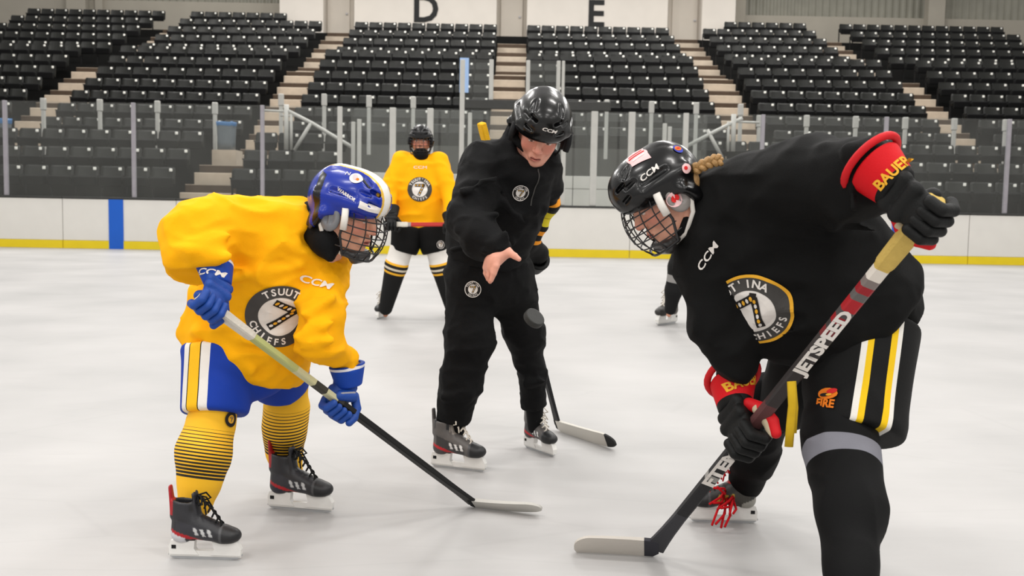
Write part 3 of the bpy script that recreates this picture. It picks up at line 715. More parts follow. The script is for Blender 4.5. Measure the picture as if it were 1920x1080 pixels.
# --- helmet
def helmet(par, T, base, sc=1, stripe=None, ear=m_guard, cage=True, strap=m_strapw, cup=True, black_band=False, earcol=None):
    F = Field(); F.ell((0, .012, .046), (.100, .126, .092))
    F.ec((0, -.07, .074), (0, .06, .078), .062, .055, .044, .044, (1, 0, 0), k=.03); F.ell((0, -.035, .062), (.084, .084, .076), k=.03)
    for s in (-1, 1):
        F.ec((s*.034, -.098, .07), (s*.036, .06, .092), .011, .008, k=.016)
        F.ec((s*.082, -.07, .052), (s*.088, .07, .035), .016, .018, k=.02)
        F.ec((s*.088, .02, .0), (s*.078, .05, -.045), .022, .022, .035, .03, (0, 1, 0), k=.02)
    F.ell((0, .03, .01), (.094, .106, .085), k=.03)
    F.ec((-.06, -.09, .052), (.06, -.09, .052), .02, .02, .016, .016, (0, 0, 1), k=.02)
    vents = []
    for s in (-1, 1):
        vents += [((s*.05, -.075, .118), (s*.046, -.03, .142), .009, .012), ((s*.052, .03, .146), (s*.058, .085, .115), .009, .012), ((s*.098, -.055, .078), (s*.102, .02, .07), .008, .012),
                  ((s*.045, -.118, .062), (s*.066, -.102, .07), .006, .012), ((s*.030, -.104, .096), (s*.052, -.09, .104), .006, .012), ((s*.062, -.095, .092), (s*.08, -.07, .096), .006, .012)]
    for a, b, r, d in vents: F.ec(a, b, r, r, d, d, (0, 0, 1), k=.004, op='-')
    F.ell((0, .016, .035), (.083, .107, .09), k=.006, op='-')
    F.ec((0, -.2, -.075), (0, .02, -.075), .2, .2, .105, .075, (1, 0, 0), k=.01, op='-', flat=.02)
    for s in (-1, 1): F.ec((s*.14, -.005, -.045), (s*.06, -.005, -.045), .028, .028, k=.01, op='-')
    F.half((0, 0, -1), (0, 0, -.07), k=.01)
    def col(V):
        x, y, z = V.T; c = np.tile(L3(base), (len(V), 1))
        if stripe:
            top = (np.abs(x) < .019) & (z > .02); c[top] = L3(stripe[0]); ed = (np.abs(x) >= .019) & (np.abs(x) < .028) & (z > .02); c[ed] = L3(stripe[1])
        if black_band:
            m = (np.abs(y-.058-.35*(z-.03)) < .015) & (z < .10); c[m] = L3((18, 18, 22))
        for a, b, r, d in vents:
            a_, b_ = np.array(a), np.array(b); w = b_-a_; L = np.linalg.norm(w); w /= L; t = np.clip((V-a_) @ w, 0, L); dd = np.linalg.norm(V-a_-t[:, None]*w, axis=1); c[dd < r*1.1] = L3((10, 10, 12))
        inn = np.sqrt((x/.083)**2+((y-.016)/.107)**2+((z-.035)/.09)**2) < 1.03; c[inn] = L3((16, 16, 18)); return c
    Sm = T @ Matrix.Scale(sc, 4)
    hel = solid('helmet', F, .0030, m_vc, par, col, Sm, soft=4)
    for s in (-1, 1):
        F = Field(); F.ell((s*.092, .0, -.016), (.011, .036, .043)); F.ell((s*.101, .0, -.012), (.007, .02, .024), k=.005, op='-'); F.ec((s*.097, -.004, -.034), (s*.097, .004, .01), .004, .004, k=.003)
        solid('ear_guard', F, .0035, ear, hel, None, Sm)
        mb = MB(); mb.tube([Sm @ Vector(p) for p in ((s*.094, .03, .02), (s*.097, .034, -.03), (s*.088, .012, -.075), (s*.06, -.03, -.115), (s*.02, -.06, -.128))], .0075*sc, 6, flat=.4); mb.obj('strap', strap, hel, True)
        mb = MB(); mb.tube([Sm @ Vector(p) for p in ((s*.098, -.045, .035), (s*.102, -.055, .0), (s*.1, -.058, -.03))], .011*sc, 8, flat=.5); mb.obj('cage_clip', strap, hel, True)
    if cup:
        F = Field(); F.ec((-.03, -.088, -.118), (.03, -.088, -.118), .018, .018, .022, .022, (0, 1, 0)); F.ec((-.05, -.06, -.112), (.05, -.06, -.112), .012, .012, k=.02)
        solid('chin_cup', F, .004, m_clear, hel, None, Sm)
    if cage:
        def S(a, z):
            """cage surface: angle a from straight ahead, height z"""
            v = (z+.045)/.105; k = math.sqrt(max(.02, 1-.62*v*v)); return Sm @ Vector((.103*math.sin(a)*(.80+.2*k), .0-(.148*k)*math.cos(a), z))
        mb = MB(); zs = [.036, .012, -.012, -.036, -.060, -.085, -.108]
        for z in zs[1:-1]: mb.tube([S(-1.25+2.5*i/14, z) for i in range(15)], .0021*sc, 5)
        for a in (-.98, -.66, -.33, 0, .33, .66, .98): mb.tube([S(a, .036-.15*i/8) for i in range(9)], .0021*sc, 5)
        mb.tube([S(-1.3, .03)]+[S(-1.22, .03-.1*i/5) for i in range(1, 5)]+[S(-1.0+2.0*i/10, -.120+.012*abs(i-5)/5) for i in range(11)]+[S(1.22, .03-.1*i/5) for i in range(4, 0, -1)]+[S(1.3, .03)], .0042*sc, 6)
        mb.tube([S(-1.25+2.5*i/14, .036) for i in range(15)], .0036*sc, 6)
        mb.obj('face_cage', m_wire, hel, True)
    return hel
# --- skate: heel and toe of the runner on the ice
def skate(par, heel, toe, style, roll=0):
    heel, toe = Vector(heel), Vector(toe); L = (toe-heel).length; x = (toe-heel)/L; z = Vector((0, 0, 1)); z = (z-x*z.dot(x)).normalized(); y = z.cross(x)
    if roll: z2 = z*math.cos(roll)+y*math.sin(roll); y = z2.cross(x); z = z2
    T = Matrix(((x.x*L, y.x*L, z.x*L, heel.x), (x.y*L, y.y*L, z.y*L, heel.y), (x.z*L, y.z*L, z.z*L, heel.z), (0, 0, 0, 1)))
    F = Field(); F.ell((.80, 0, .335), (.185, .15, .115), k=.03); F.ec((.72, 0, .36), (.34, 0, .46), .15, .135, .12, .19, (0, 1, 0), k=.06)
    F.ec((.19, 0, .34), (.22, 0, .60), .125, .12, .15, .16, (0, 1, 0), k=.06); F.ec((.2, 0, .55), (.225, 0, .80), .125, .135, .165, .18, (0, 1, 0), k=.05, flat=.03)
    F.ec((.42, 0, .52), (.36, 0, .90), .095, .10, .04, .03, (0, 1, 0), k=.03); F.ec((.075, 0, .58), (.035, 0, .98), .085, .06, .032, .022, (0, 1, 0), k=.02)
    F.ec((.225, 0, .68), (.235, 0, .95), .09, .105, .12, .135, (0, 1, 0), k=.01, op='-'); F.half((0, 0, -1), (0, 0, .235), k=.01)
    def col(V):
        X, Y, Z = V.T; c = np.tile(L3(style['base']), (len(V), 1)); side = np.abs(Y) > .06
        pn = style.get('panel'); 
        if pn: m = side & (X > .14) & (X < .66) & (Z < .62-.35*X) & (Z > .26); c[m] = L3(pn)
        if style.get('accent'): m = side & (X > .02) & (X < .5) & (np.abs(Z-(.43-.36*X)) < .028); c[m] = L3(style['accent'])
        if style.get('mark'): m = side & (X > .36) & (X < .66) & (np.abs(Z-.40+.1*(X-.5)) < .05) & (np.sin(X*70+Z*25) > .0); c[m] = L3(style['mark'])
        if style.get('heel'): m = (X < .26) & (Z < .42-.4*X) ; c[m] = L3(style['heel'])
        c[X > .74] = L3(style.get('toe', (26, 26, 28))); m = (np.abs(X-.74) < .010); c[m] = L3((70, 70, 72))
        if style.get('tendon'): m = (Z > .62) & (X < .1); c[m] = L3(style['tendon'])
        m = (X > .36) & (Z > .60) & (np.abs(Y) < .09); c[m] = L3(style.get('tongue', style['base'])); m = (Z > .66) & (X > .1) & (X < .36) & (np.abs(Y) < .11); c[m] = L3((30, 30, 32)); return c
    sk = solid('skate', F, .017, m_boot, par, col, T)
    mb = MB()
    rear = [(.03, .07), (.42, .07), (.36, .15), (.37, .26), (.05, .26), (.02, .18)]; front = [(.58, .07), (.985, .07), (.99, .15), (.93, .26), (.60, .26), (.63, .15)]
    for pl in (rear, front): mb.prism([(a, b) for a, b in pl], -.05, .05, Mx=T)
    mb.prism([(.02, .045), (.985, .045), (.99, .11), (.6, .125), (.4, .125), (.02, .11)], -.034, .034, Mx=T); mb.obj('blade_holder', m_hold, sk)
    mb = MB(); mb.prism([(.0, .05), (.06, .012), (.16, .0), (.84, .0), (.94, .012), (1.0, .06), (.99, .075), (.01, .075)], -.013, .013, Mx=T); mb.obj('runner', m_steel, sk)
    mb = MB(); mb.box((.06, -.054, .15), (.12, .054, .2), Mx=T); mb.obj('holder_mark', m_pad, sk)
    lc = style.get('lace'); P = []
    if lc:
        mb = MB()
        f = lambda t: (.72-.36*t, .485+.36*t+.06*math.sin(t*3.1))
        for i in range(7):
            t = i/7.; X, Z = f(t); w = .085; X2, Z2 = f(t+.14)
            mb.tube([T @ Vector(p) for p in ((X, -w, Z-.035), (X+.012, -.03, Z+.008), (X2+.006, .03, Z2+.01), (X2, w, Z2-.03))], .0135*L, 5)
            mb.tube([T @ Vector(p) for p in ((X, w, Z-.035), (X+.012, .03, Z+.012), (X2+.006, -.03, Z2+.014), (X2, -w, Z2-.03))], .0135*L, 5)
        X, Z = f(1.0); kn = (X+.04, 0, Z+.02)
        for s in (-1, 1):
            mb.tube([T @ Vector(p) for p in (kn, (X+.12, s*.1, Z+.03), (X+.16, s*.17, Z-.06), (X+.1, s*.13, Z-.08), kn)], .013*L, 5)
            mb.tube([T @ Vector(p) for p in (kn, (X+.14, s*.05, Z-.02), (X+.2, s*.14, Z-.2))], .012*L, 5)
        mb.obj('laces', lc, sk, True)
    return sk
# --- hockey glove closed on a shaft
def glove(par, c, X, fore, hand, sc, mats, style=None, cuff_dir=None):
    c = Vector(c); X = Vector(X).normalized(); fore = Vector(fore).normalized(); Y = -fore; Y = (Y-X*Y.dot(X)).normalized(); Z = X.cross(Y)*(1 if hand == 'L' else -1)
    T = Matrix(((X.x, Y.x, Z.x, c.x), (X.y, Y.y, Z.y, c.y), (X.z, Y.z, Z.z, c.z), (0, 0, 0, 1))) @ Matrix.Scale(sc, 4)
    Ti = T.inverted(); fl = (Ti.to_3x3() @ fore).normalized()
    F = Field(); F.ec((0, -.085, .03), (0, .012, .034), .046, .05, .024, .022, (1, 0, 0))
    for y in (-.072, -.034): F.ec((-.040, y, .046), (.040, y, .048), .021, .021, .017, .017, (0, 1, 0), k=.004)
    F.ec((-.03, -.02, -.012), (.03, -.05, .0), .02, .022, k=.02)
    glv = solid('glove', F, .0042, mats[0], par, None, T)
    for i, (dx, ln) in enumerate(((.042, .96), (.014, 1.04), (-.014, 1.0), (-.042, .88))):
        F = Field(); r = .0152
        pts = [(dx, .012, .044), (dx*1.02, .012+.034*ln, .033), (dx*1.02, .012+.038*ln, -.006*ln), (dx, .016, -.031)]
        for j in range(3):
            a, b = np.array(pts[j]), np.array(pts[j+1]); F.ec(a+(b-a)*.02, b-(b-a)*.04, r, r*(.98-.04*j), r*1.12, r*1.05, (1, 0, 0), k=.003)
        solid('finger', F, .0038, mats[1], glv, None, T)
    F = Field(); tp = [(.046, -.06, .018), (.076, -.024, .0), (.078, .014, -.018), (.066, .042, -.028)]
    for j in range(3): F.ec(tp[j], tp[j+1], .0185-.001*j, .0175-.0012*j, k=.004)
    solid('thumb', F, .004, mats[4] if len(mats) > 4 else mats[1], glv, None, T)
    if len(mats) > 4:
        F = Field(); F.ec((.066, -.03, .008), (.068, .012, -.012), .0165, .0155); F.ec((.068, .012, -.012), (.058, .038, -.022), .0155, .013, k=.004); solid('thumb_lining', F, .004, mats[3], glv, None, T)
    # flared cuff along the forearm
    w0 = np.array((0, -.088, .03)); fl = np.array(fl); F = Field()
    F.ec(w0-fl*.012, w0+fl*.08, .054, .076, .040, .060, (1, 0, 0), flat=.006); F.ec(w0+fl*.03, w0+fl*.2, .045, .082, .03, .064, (1, 0, 0), k=.004, op='-', flat=.004)
    F.ec(w0+fl*.1+np.array((0, 0, -.1)), w0+fl*.2+np.array((0, 0, -.1)), .05, .06, .07, .07, (1, 0, 0), k=.01, op='-')
    tf = lambda V: ((V-w0) @ fl+.012)/.092
    cf = solid('cuff', F, .0042, mats[2], glv, None, T, tf)
    F = Field(); F.ec((-.03, -.02, -.022), (.03, -.055, -.006), .017, .02, .008, .008, (0, 1, 0)); solid('palm', F, .0042, mats[3], glv, None, T)
    if len(mats) > 4:
        mb = MB(); c0 = w0+fl*.094; ex = np.array((1., 0, 0)); ez = np.cross(ex, fl); ez /= np.linalg.norm(ez)
        mb.tube([T @ Vector(c0+ex*.082*math.cos(a)+ez*.066*math.sin(a)) for a in [2*math.pi*i/28 for i in range(28)]], .010*sc, 8, closed=True); mb.obj('cuff_rim', mats[4], glv, True)
    wp = lambda d: T @ Vector(w0+fl*d)
    return glv, cf, [(wp(.10), .046*sc), (wp(.035), .040*sc)]
# --- stick
def stick(label, butt, heel, tip, mats, wid=.031, blade_h=.068, t_mats=None, bend=.018, knob=True):
    butt, heel, tip = Vector(butt), Vector(heel), Vector(tip); ax = (heel-butt); L = ax.length; ax.normalize()
    root = empty('hockey_stick', heel, label=label, category='hockey stick'); bpy.context.view_layer.update()
    bx = (tip-heel); BL = bx.length; bx.normalize(); n = bx.cross(ax).normalized(); bz = n.cross(bx)
    if bz.z < 0: bz = -bz
    n2 = bz.cross(bx)
    # shaft: rectangular section whose broad side follows the blade face
    nn = (n2-ax*n2.dot(ax)).normalized(); side = ax.cross(nn).normalized(); end = heel+bz*blade_h*.45; a2 = (end-butt).normalized()
    def rect(p, w, d): return [p+side*w+nn*d*.72, p+side*w*.72+nn*d, p-side*w*.72+nn*d, p-side*w+nn*d*.72, p-side*w-nn*d*.72, p-side*w*.72-nn*d, p+side*w*.72-nn*d, p+side*w-nn*d*.72]
    V = []; ts = [0, .01, .3, .6, .8, .88, .93, .965, 1.0]; tt = []
    for t in ts:
        w = wid/2; d = wid*.33
        if t > .85: u = (t-.85)/.15; w = wid/2*(1+.75*u*u); d = wid*.33*(1-.55*u)
        V += rect(butt+(end-butt)*t+bx*(.035*max(0, t-.9)*10)**2*.3, w, d); tt += [t]*8
    Fs = [(i*8+k, i*8+(k+1) % 8, (i+1)*8+(k+1) % 8, (i+1)*8+k) for i in range(len(ts)-1) for k in range(8)]+[tuple(range(8))[::-1], tuple(range(len(V)-8, len(V)))]
    mb = MB(); mb.add(V, Fs); me = mb.mesh('shaft'); set_f(me, tt); sh = link('shaft', me, mats[0], root)
    # blade
    m = 22; V = []; tb = []
    for i in range(m+1):
        t = math.sin(i/m*math.pi/2)**.9; x = BL*t-.015*(1-t); lo = .0; hi = blade_h*(1.0+.12*t)
        if t < .12: hi = blade_h*(.95+.6*t)
        if t > .8: u = (t-.8)/.2; e = 1-math.sqrt(max(0, 1-u*u)); lo = blade_h*.40*e; hi = blade_h*1.1-blade_h*.55*e
        if t < .1: lo = blade_h*.25*(1-t/.1)**2
        c = bend*(t**1.8); th = .0065*(1-.35*t)
        for z, y in ((lo, -th), (hi, -th), (hi, th), (lo, th)): V.append(heel+bx*x+bz*z+n2*(y+c)); tb.append(t)
    Fs = [(i*4+k, i*4+(k+1) % 4, (i+1)*4+(k+1) % 4, (i+1)*4+k) for i in range(m) for k in range(4)]+[(3, 2, 1, 0), tuple(range(4*m, 4*m+4))]
    mb = MB(); mb.add(V, Fs); me = mb.mesh('blade'); set_f(me, tb); link('blade', me, mats[1], root)
    if knob:
        mb = MB(); V = []; q = [-.004, 0, .03, .19, .2]; ww = [.9, 1.25, 1.3, 1.12, 1.0]
        for t, w in zip(q, ww): V += rect(butt+a2*t, wid/2*w+.001, wid*.33*w+.001)
        Fs = [(i*8+k, i*8+(k+1) % 8, (i+1)*8+(k+1) % 8, (i+1)*8+k) for i in range(4) for k in range(8)]+[tuple(range(8))[::-1], tuple(range(32, 40))]
        mb.add(V, Fs); mb.obj('grip_tape', mats[2], root)
    return root, sh, (butt, a2, side, nn)
def shaft_text(root, fr, t, dist, size, mat, wid, flip=False, back=False, bold=.03, sx=1):
    """lettering running along the broad side of a shaft; dist from the butt end"""
    butt, ax, side, nn = fr; N = -nn if nn.dot(Fw) > 0 else nn
    x = -ax if not flip else ax; yv = N.cross(x); p = butt+ax*dist+N*(wid*.33+.0012)
    me = text_mesh(t, size, 0, bold*size, sx=sx)
    for v in me.vertices: v.co = p+x*v.co.x+yv*v.co.y
    return link('lettering', me, mat, root)

def proj(p):
    d = Vector(p)-CAMP; return 960+FPX*d.dot(Rv)/d.dot(Fw), 540-FPX*d.dot(Uv)/d.dot(Fw)
def dist_at(fr, L, y):
    return min((abs(proj(fr[0]+fr[1]*(L*i/400))[1]-y), L*i/400) for i in range(401))[1]
# ================================================================== people
m_jy = M('jersey_gold', (255, 180, 8), .8, .15, .05, 8, .25, 500)
m_jk = M('jersey_black', (15, 15, 15), .8, .15, .1, 8, .25, 500)
m_jac = M('jacket_black', (14, 14, 15), .75, .15, .1, 8, .3, 300)
m_pant = M('track_pant_black', (12, 12, 13), .75, .15, .1, 8, .3, 300)
m_short = M('short_black', (14, 14, 14), .7, .15, .1, 8, .2, 400)
m_neck = M('neck_guard_black', (8, 8, 9), .8, .2, .1, 20, .2, 400)
m_gb = M('glove_blue', (14, 66, 150), .55, .4, .12, 30, .15, 200)
m_gk = M('glove_black', (14, 15, 15), .6, .25, .15, 30, .15, 200)
m_palm = M('palm_tan', (196, 180, 152), .8, .2, .12, 40)
m_palmg = M('palm_grey', (150, 150, 158), .8, .2, .12, 40)
m_hairb = M('hair_brown', (70, 48, 34), .5, .4, .3, 60, .4, 150)
m_hairl = M('hair_blonde', (176, 136, 84), .5, .4, .3, 60, .4, 150)
m_white_lace = M('lace_white', (214, 206, 194), .8, .2, .08, 60)
m_black_lace = M('lace_black', (20, 20, 20), .8, .2, .08, 60)
m_red_lace = M('lace_red', (190, 14, 24), .8, .2, .08, 60)
m_yel_lace = M('lace_yellow', (196, 160, 30), .8, .2, .08, 60)
m_mask = M('tape_clear_grey', (150, 150, 154), .35, .5, .2, 30)
def sock_lines():
    """gold sock with thin black lines that thicken downwards"""
    m = bpy.data.materials.new('sock_gold_lined'); m.use_nodes = True; nt = m.node_tree; N = nt.nodes; L = nt.links; b = N['Principled BSDF']; b.inputs['Roughness'].default_value = .8
    a = N.new('ShaderNodeAttribute'); a.attribute_name = 't'
    def mth(op, x, y=None):
        q = N.new('ShaderNodeMath'); q.operation = op
        for i, v in enumerate((x, y)):
            if v is None: continue
            if isinstance(v, (int, float)): q.inputs[i].default_value = v
            else: L.new(v, q.inputs[i])
        return q.outputs[0]
    t = a.outputs['Fac']; fr = mth('FRACT', mth('MULTIPLY', t, 30.0)); thr = mth('MULTIPLY_ADD', t, 1.1); thr.node.inputs[2].default_value = -.12
    ln = mth('LESS_THAN', fr, thr); inb = mth('MULTIPLY', mth('GREATER_THAN', t, .27), mth('LESS_THAN', t, .76)); f = mth('MULTIPLY', ln, inb)
    mx = N.new('ShaderNodeMix'); mx.data_type = 'RGBA'; mx.inputs[6].default_value = lin((242, 184, 30)); mx.inputs[7].default_value = lin((28, 24, 20)); L.new(f, mx.inputs[0]); L.new(mx.outputs[2], b.inputs['Base Color'])
    return m
m_sockA = sock_lines()
# ------------------------------------------------------------------ A: player in the gold jersey and blue helmet
YA = 3.1
B = PF(); B.chain([(455, 660, 3.22, 80, .08), (520, 500, 3.14, 70, .08), (560, 440, 3.1, 40, .06), (610, 430, 3.06, 26)], .04)
B.chain([(425, 440, 3.02, 22), (372, 436, 2.95, 18), (374, 480, 2.9, 14)]); B.chain([(618, 505, 3.14, 24), (606, 585, 3.02, 18), (602, 640, 3.02, 13)])
B.chain([(420, 670, 3.14, 40), (396, 790, 3.06, 24), (366, 960, 2.99, 13)]); B.chain([(520, 680, 3.36, 40), (537, 780, 3.42, 22), (541, 900, 3.45, 12)])
hfA = frame(at(652, 396, 3.03), (.87, -.34, -.36), (.36, -.22, .90)); hsA = .965
A = person('person', 'person in gold jersey and blue caged helmet bending over a stick at left', hfA, B, skin=(218, 160, 132), hscale=hsA, hair=(80, 56, 40))
# stick
mshA = bands('stick_green_black', [(0, (176, 180, 118)), (.30, (196, 192, 150)), (.36, (60, 58, 50)), (.40, (190, 186, 150)), (.44, (52, 50, 46)), (.46, (28, 28, 28))], .4)
mblA = bands('blade_grey_tape', [(0, (44, 44, 44)), (.06, (196, 194, 188)), (1, (180, 178, 172))], .8)
m_tape = M('grip_tape_white', (214, 208, 196), .85, .2, .1, 80, .3, 200)
bA0, hA0, tA0 = at(374, 557, 2.78), ice(893, 950), ice(1017, 968)
sA, shA, frA = stick('hockey stick with pale green upper shaft and black lower shaft held by blue gloves', bA0, hA0, tA0, (mshA, mblA, m_tape), .030, .055)
def on(b, h, t): return b+(h-b)*t
dA = (hA0-bA0).normalized()
m_cfA = bands('cuff_blue_white', [(0, (24, 66, 160)), (.82, (214, 214, 220)), (.93, (24, 60, 150))], .6)
g1, c1, T1 = glove(A, on(bA0, hA0, .022), dA, at(378, 470, 2.90)-at(394, 572, 2.80), 'R', .80, (m_gb, m_gb, m_cfA, m_palmg))
P = Print(); P.text('CCM', 1, EW, 1, bold=.03, sx=1.5, shear=.2); P.lay('lettering', c1, bvh_of(c1), 394, 510, (.12, -1), .024, off=.0015)
g2, c2, T2 = glove(A, on(bA0, hA0, .452), dA, at(600, 610, 3.02)-at(612, 722, 3.04), 'L', .8, (m_gb, m_gb, m_cfA, m_palmg))
def torsoA(F):
    F.chain([(452, 668, 3.22, 124, .17), (488, 585, 3.18, 126, .17), (522, 500, 3.12, 114, .16), (552, 432, 3.09, 78, .13)], .05, flat=.02)
    F.chain([(448, 428, 3.03, 55, .1), (560, 424, 3.09, 52, .11)], .06)
    F.chain([(470, 500, 3.0, 9), (560, 452, 2.98, 5)], .03); F.chain([(430, 520, 2.95, 10), (560, 500, 2.98, 4)], .03)
    F.chain([(380, 620, 3.05, 9), (470, 690, 3.05, 6)], .03)
FOLDA = lambda F: F.folds(.013, (7, 7, 12)).folds(.005, (19, 19, 26))
F = PF(); torsoA(F); FOLDA(F); V_, Q_ = F.mesh(.012); bAt = BVHTree.FromPolygons(V_.tolist(), Q_.tolist())
F = PF(); torsoA(F)
F.chain([(445, 432, 3.03, 58, .1), (374, 430, 2.93, 64, .1)], .06); F.chain([(368, 436, 2.93, 58, .095), (372, 505, 2.87, 62, .095)], .05, flat=.015); F.wchain(T1, .02)
F.chain([(352, 470, 2.80, 9), (430, 440, 2.86, 5)], .02); F.chain([(330, 495, 2.82, 6), (425, 480, 2.82, 7)], .02)
F.chain([(612, 492, 3.14, 48, .085), (606, 585, 3.02, 40, .075)], .035); F.chain([(606, 578, 3.01, 40, .07), (594, 668, 3.0, 46, .07)], .025, flat=.015); F.wchain([(at(600, 640, 3.0), .06)]+T2, .02)
F.chain([(570, 590, 2.93, 5), (625, 560, 2.94, 5)], .012); F.chain([(560, 630, 2.92, 5), (622, 605, 2.92, 5)], .012); F.chain([(556, 655, 2.92, 5), (620, 640, 2.92, 5)], .012)
F.chain([(600, 440, 3.02, 20), (616, 494, 2.95, 5)], .015, '-'); F.ball(616, 412, 3.04, 36, k=.02, op='-')
FOLDA(F); JA = solid('jersey', F, .0068, m_jy, A); bA = bvh_of(JA)
crest(EG, None).lay('emblem', JA, bAt, 525, 591, (.52, -.85), .103)
P = Print(); P.text('CCM', 1, EW, 1, bold=.02, sx=1.5, shear=.25); P.lay('lettering', JA, bA, 592, 530, (.25, -1), .030)
F = PF(); F.chain([(590, 420, 3.07, 36), (612, 455, 3.0, 28), (619, 482, 2.975, 10)], .02); F.chain([(588, 415, 3.07, 38), (630, 425, 3.04, 34)], .02); solid('neck_guard', F, .007, m_neck, A)
F = PF(); 
for i in range(6): F.chain([(604+i*2, 384+i*4, 3.10-.02*i, 7), (580+i*2, 388+i*5, 3.08-.02*i, 7), (566+i*3, 396+i*6, 3.07-.02*i, 4)], .005)
solid('hair', F, .0045, m_hairb, A)
# shorts
m_shA = bands('short_blue_striped', [(0, (22, 58, 158)), (.09, (226, 222, 216)), (.185, (24, 24, 30)), (.2, (240, 184, 30)), (.375, (24, 24, 30)), (.39, (226, 222, 216)), (.525, (22, 58, 158))], .7)
cA = np.array(at(338, 740, 3.06)); uA = np.array(at(464, 740, 3.06))-cA; lA = np.linalg.norm(uA); uA /= lA
F = PF(); F.chain([(412, 655, 3.14, 70, .125), (402, 776, 3.07, 62, .115)], .03, flat=.012); F.chain([(455, 640, 3.2, 108, .14), (460, 672, 3.2, 104, .14)], .03)
F.folds(.004, (8, 8, 5)); solid('shorts', F, .0065, m_shA, A, tfun=lambda V: np.clip((V-cA) @ uA/lA, 0, 1))
m_sblue = M('short_blue', (22, 58, 158), .7, .25, .08, 8, .2, 400)
F = PF(); F.chain([(515, 670, 3.32, 66, .12), (526, 728, 3.38, 52, .11)], .03, flat=.012); F.folds(.004, (8, 8, 5)); solid('shorts', F, .0065, m_sblue, A)
for nodes in ([(402, 755, 3.06, 43), (396, 800, 3.05, 41), (383, 848, 3.0, 49), (375, 898, 2.99, 36), (367, 942, 2.98, 33)], [(540, 715, 3.39, 40), (537, 765, 3.41, 38), (534, 800, 3.42, 38), (533, 845, 3.44, 33), (541, 884, 3.45, 28)]):
    F = PF(); F.chain(nodes, .03); F.folds(.005, (8, 8, 10)); solid('sock', F, .0055, m_sockA, A, tfun=straight(nodes))
SKA = [o for o in A.children if o.name.startswith('sock')][0]; P = Print(); P.ring(.001, .6, EY, 1); P.ring(.55, 1, EK, 2); seven(P, 3, .5); P.lay('emblem', SKA, bvh_of(SKA), 432, 786, (.1, -1), .024)
stA = dict(base=(38, 38, 42), panel=(46, 46, 52), accent=(170, 20, 30), mark=(190, 190, 190), lace=m_black_lace, tendon=(165, 22, 30), heel=(200, 200, 204))
stA2 = dict(stA); stA2['heel'] = (40, 40, 52)
skate(A, ice(316, 1046), ice(455, 1050), stA); skate(A, ice(502, 952), ice(626, 962), stA2)
# helmet
helA = helmet(A, hfA, (16, 44, 150), hsA, ((232, 228, 220), (226, 180, 60)), black_band=True); bh = bvh_of(helA)
P = Print(); P.text('WARRIOR', 1, EW, 1, bold=.03, sx=1.1); P.lay('lettering', helA, bh, 650, 366, (.55, -.83), .0135, off=.0012)
P = Print(); P.stroke(((-1, 0), (1, 0)), .27, EW, 1); P.lay('brow_plate', helA, bh, 694, 391, (.33, -.94), .036, off=.0018)
P = Print(); P.ring(.001, 1, EW, 1); P.oval((-.2, .1), .4, .6, .3, EP, 2); P.oval((.3, -.25), .25, .25, .3, EO, 2); P.text('N', 1.1, EW, 1, (-1.5, .5)); P.lay('sticker', helA, bh, 668, 334, (.3, -.9), .020, off=.0012)
# ------------------------------------------------------------------ B: the coach, bare hand out after dropping the puck
B = PF(); B.chain([(915, 510, 3.97, 50, .08), (925, 420, 3.93, 50, .08), (965, 320, 3.82, 45, .07), (990, 262, 3.76, 24)], .04)
B.chain([(905, 310, 3.78, 20), (882, 415, 3.6, 17), (932, 472, 3.46, 12)]); B.chain([(1025, 310, 3.86, 18), (1022, 370, 4.0, 15), (990, 450, 4.1, 11)])
B.chain([(890, 520, 3.95, 28), (880, 640, 3.92, 22), (853, 800, 3.95, 10)]); B.chain([(955, 520, 4.0, 28), (985, 630, 4.1, 19), (1002, 770, 4.22, 10)])
hfB = frame(at(1013, 243, 3.72), (-.04, -.80, -.60), (.20, -.57, .80)); hsB = 1.0
H = PF(); H.chain([(940, 470, 3.46, 12, .024), (930, 480, 3.445, 12, .026), (922, 490, 3.44, 9, .028)], .01)
for pts in ([(932, 484, 3.405, 6.2), (931, 499, 3.395, 5.8), (926, 513, 3.395, 5.2), (921, 526, 3.40, 4.2)], [(926, 486, 3.425, 6.2), (920, 503, 3.418, 5.8), (917, 517, 3.42, 5.2), (919, 528, 3.425, 4.2)],
            [(920, 488, 3.447, 5.8), (914, 503, 3.444, 5.4), (913, 515, 3.447, 4.9), (915, 524, 3.45, 4)], [(917, 490, 3.468, 5.2), (911, 502, 3.468, 4.8), (910, 512, 3.472, 4.2), (912, 518, 3.475, 3.6)],
            [(942, 468, 3.44, 9), (955, 474, 3.42, 7.2), (965, 480, 3.405, 6.2), (973, 486, 3.40, 4.6)]): H.chain(pts, .003)
H.chain([(944, 472, 3.435, 9), (932, 486, 3.43, 8)], .01)
Bp = person('person', 'person in black tracksuit and open black helmet leaning in between the two players', hfB, B, skin=(224, 160, 138), hscale=hsB, extra=(H, .0026))
def jac(F):
    F.chain([(911, 486, 3.97, 74, .15), (920, 430, 3.94, 82, .15), (950, 350, 3.86, 88, .145), (968, 296, 3.79, 80, .125)], .05, flat=.02)
    F.chain([(968, 300, 3.8, 60, .11), (985, 262, 3.77, 40, .075)], .05)
    F.chain([(908, 304, 3.78, 42, .085), (880, 412, 3.6, 40, .08), (905, 448, 3.5, 36, .072), (932, 470, 3.45, 27, .05)], .03)
    F.chain([(1018, 305, 3.82, 34, .07), (1026, 345, 3.93, 26, .06), (1024, 366, 3.99, 22, .05)], .03)
F = PF(); jac(F); F.ball(1005, 262, 3.7, 40, .07, k=.02, op='-')
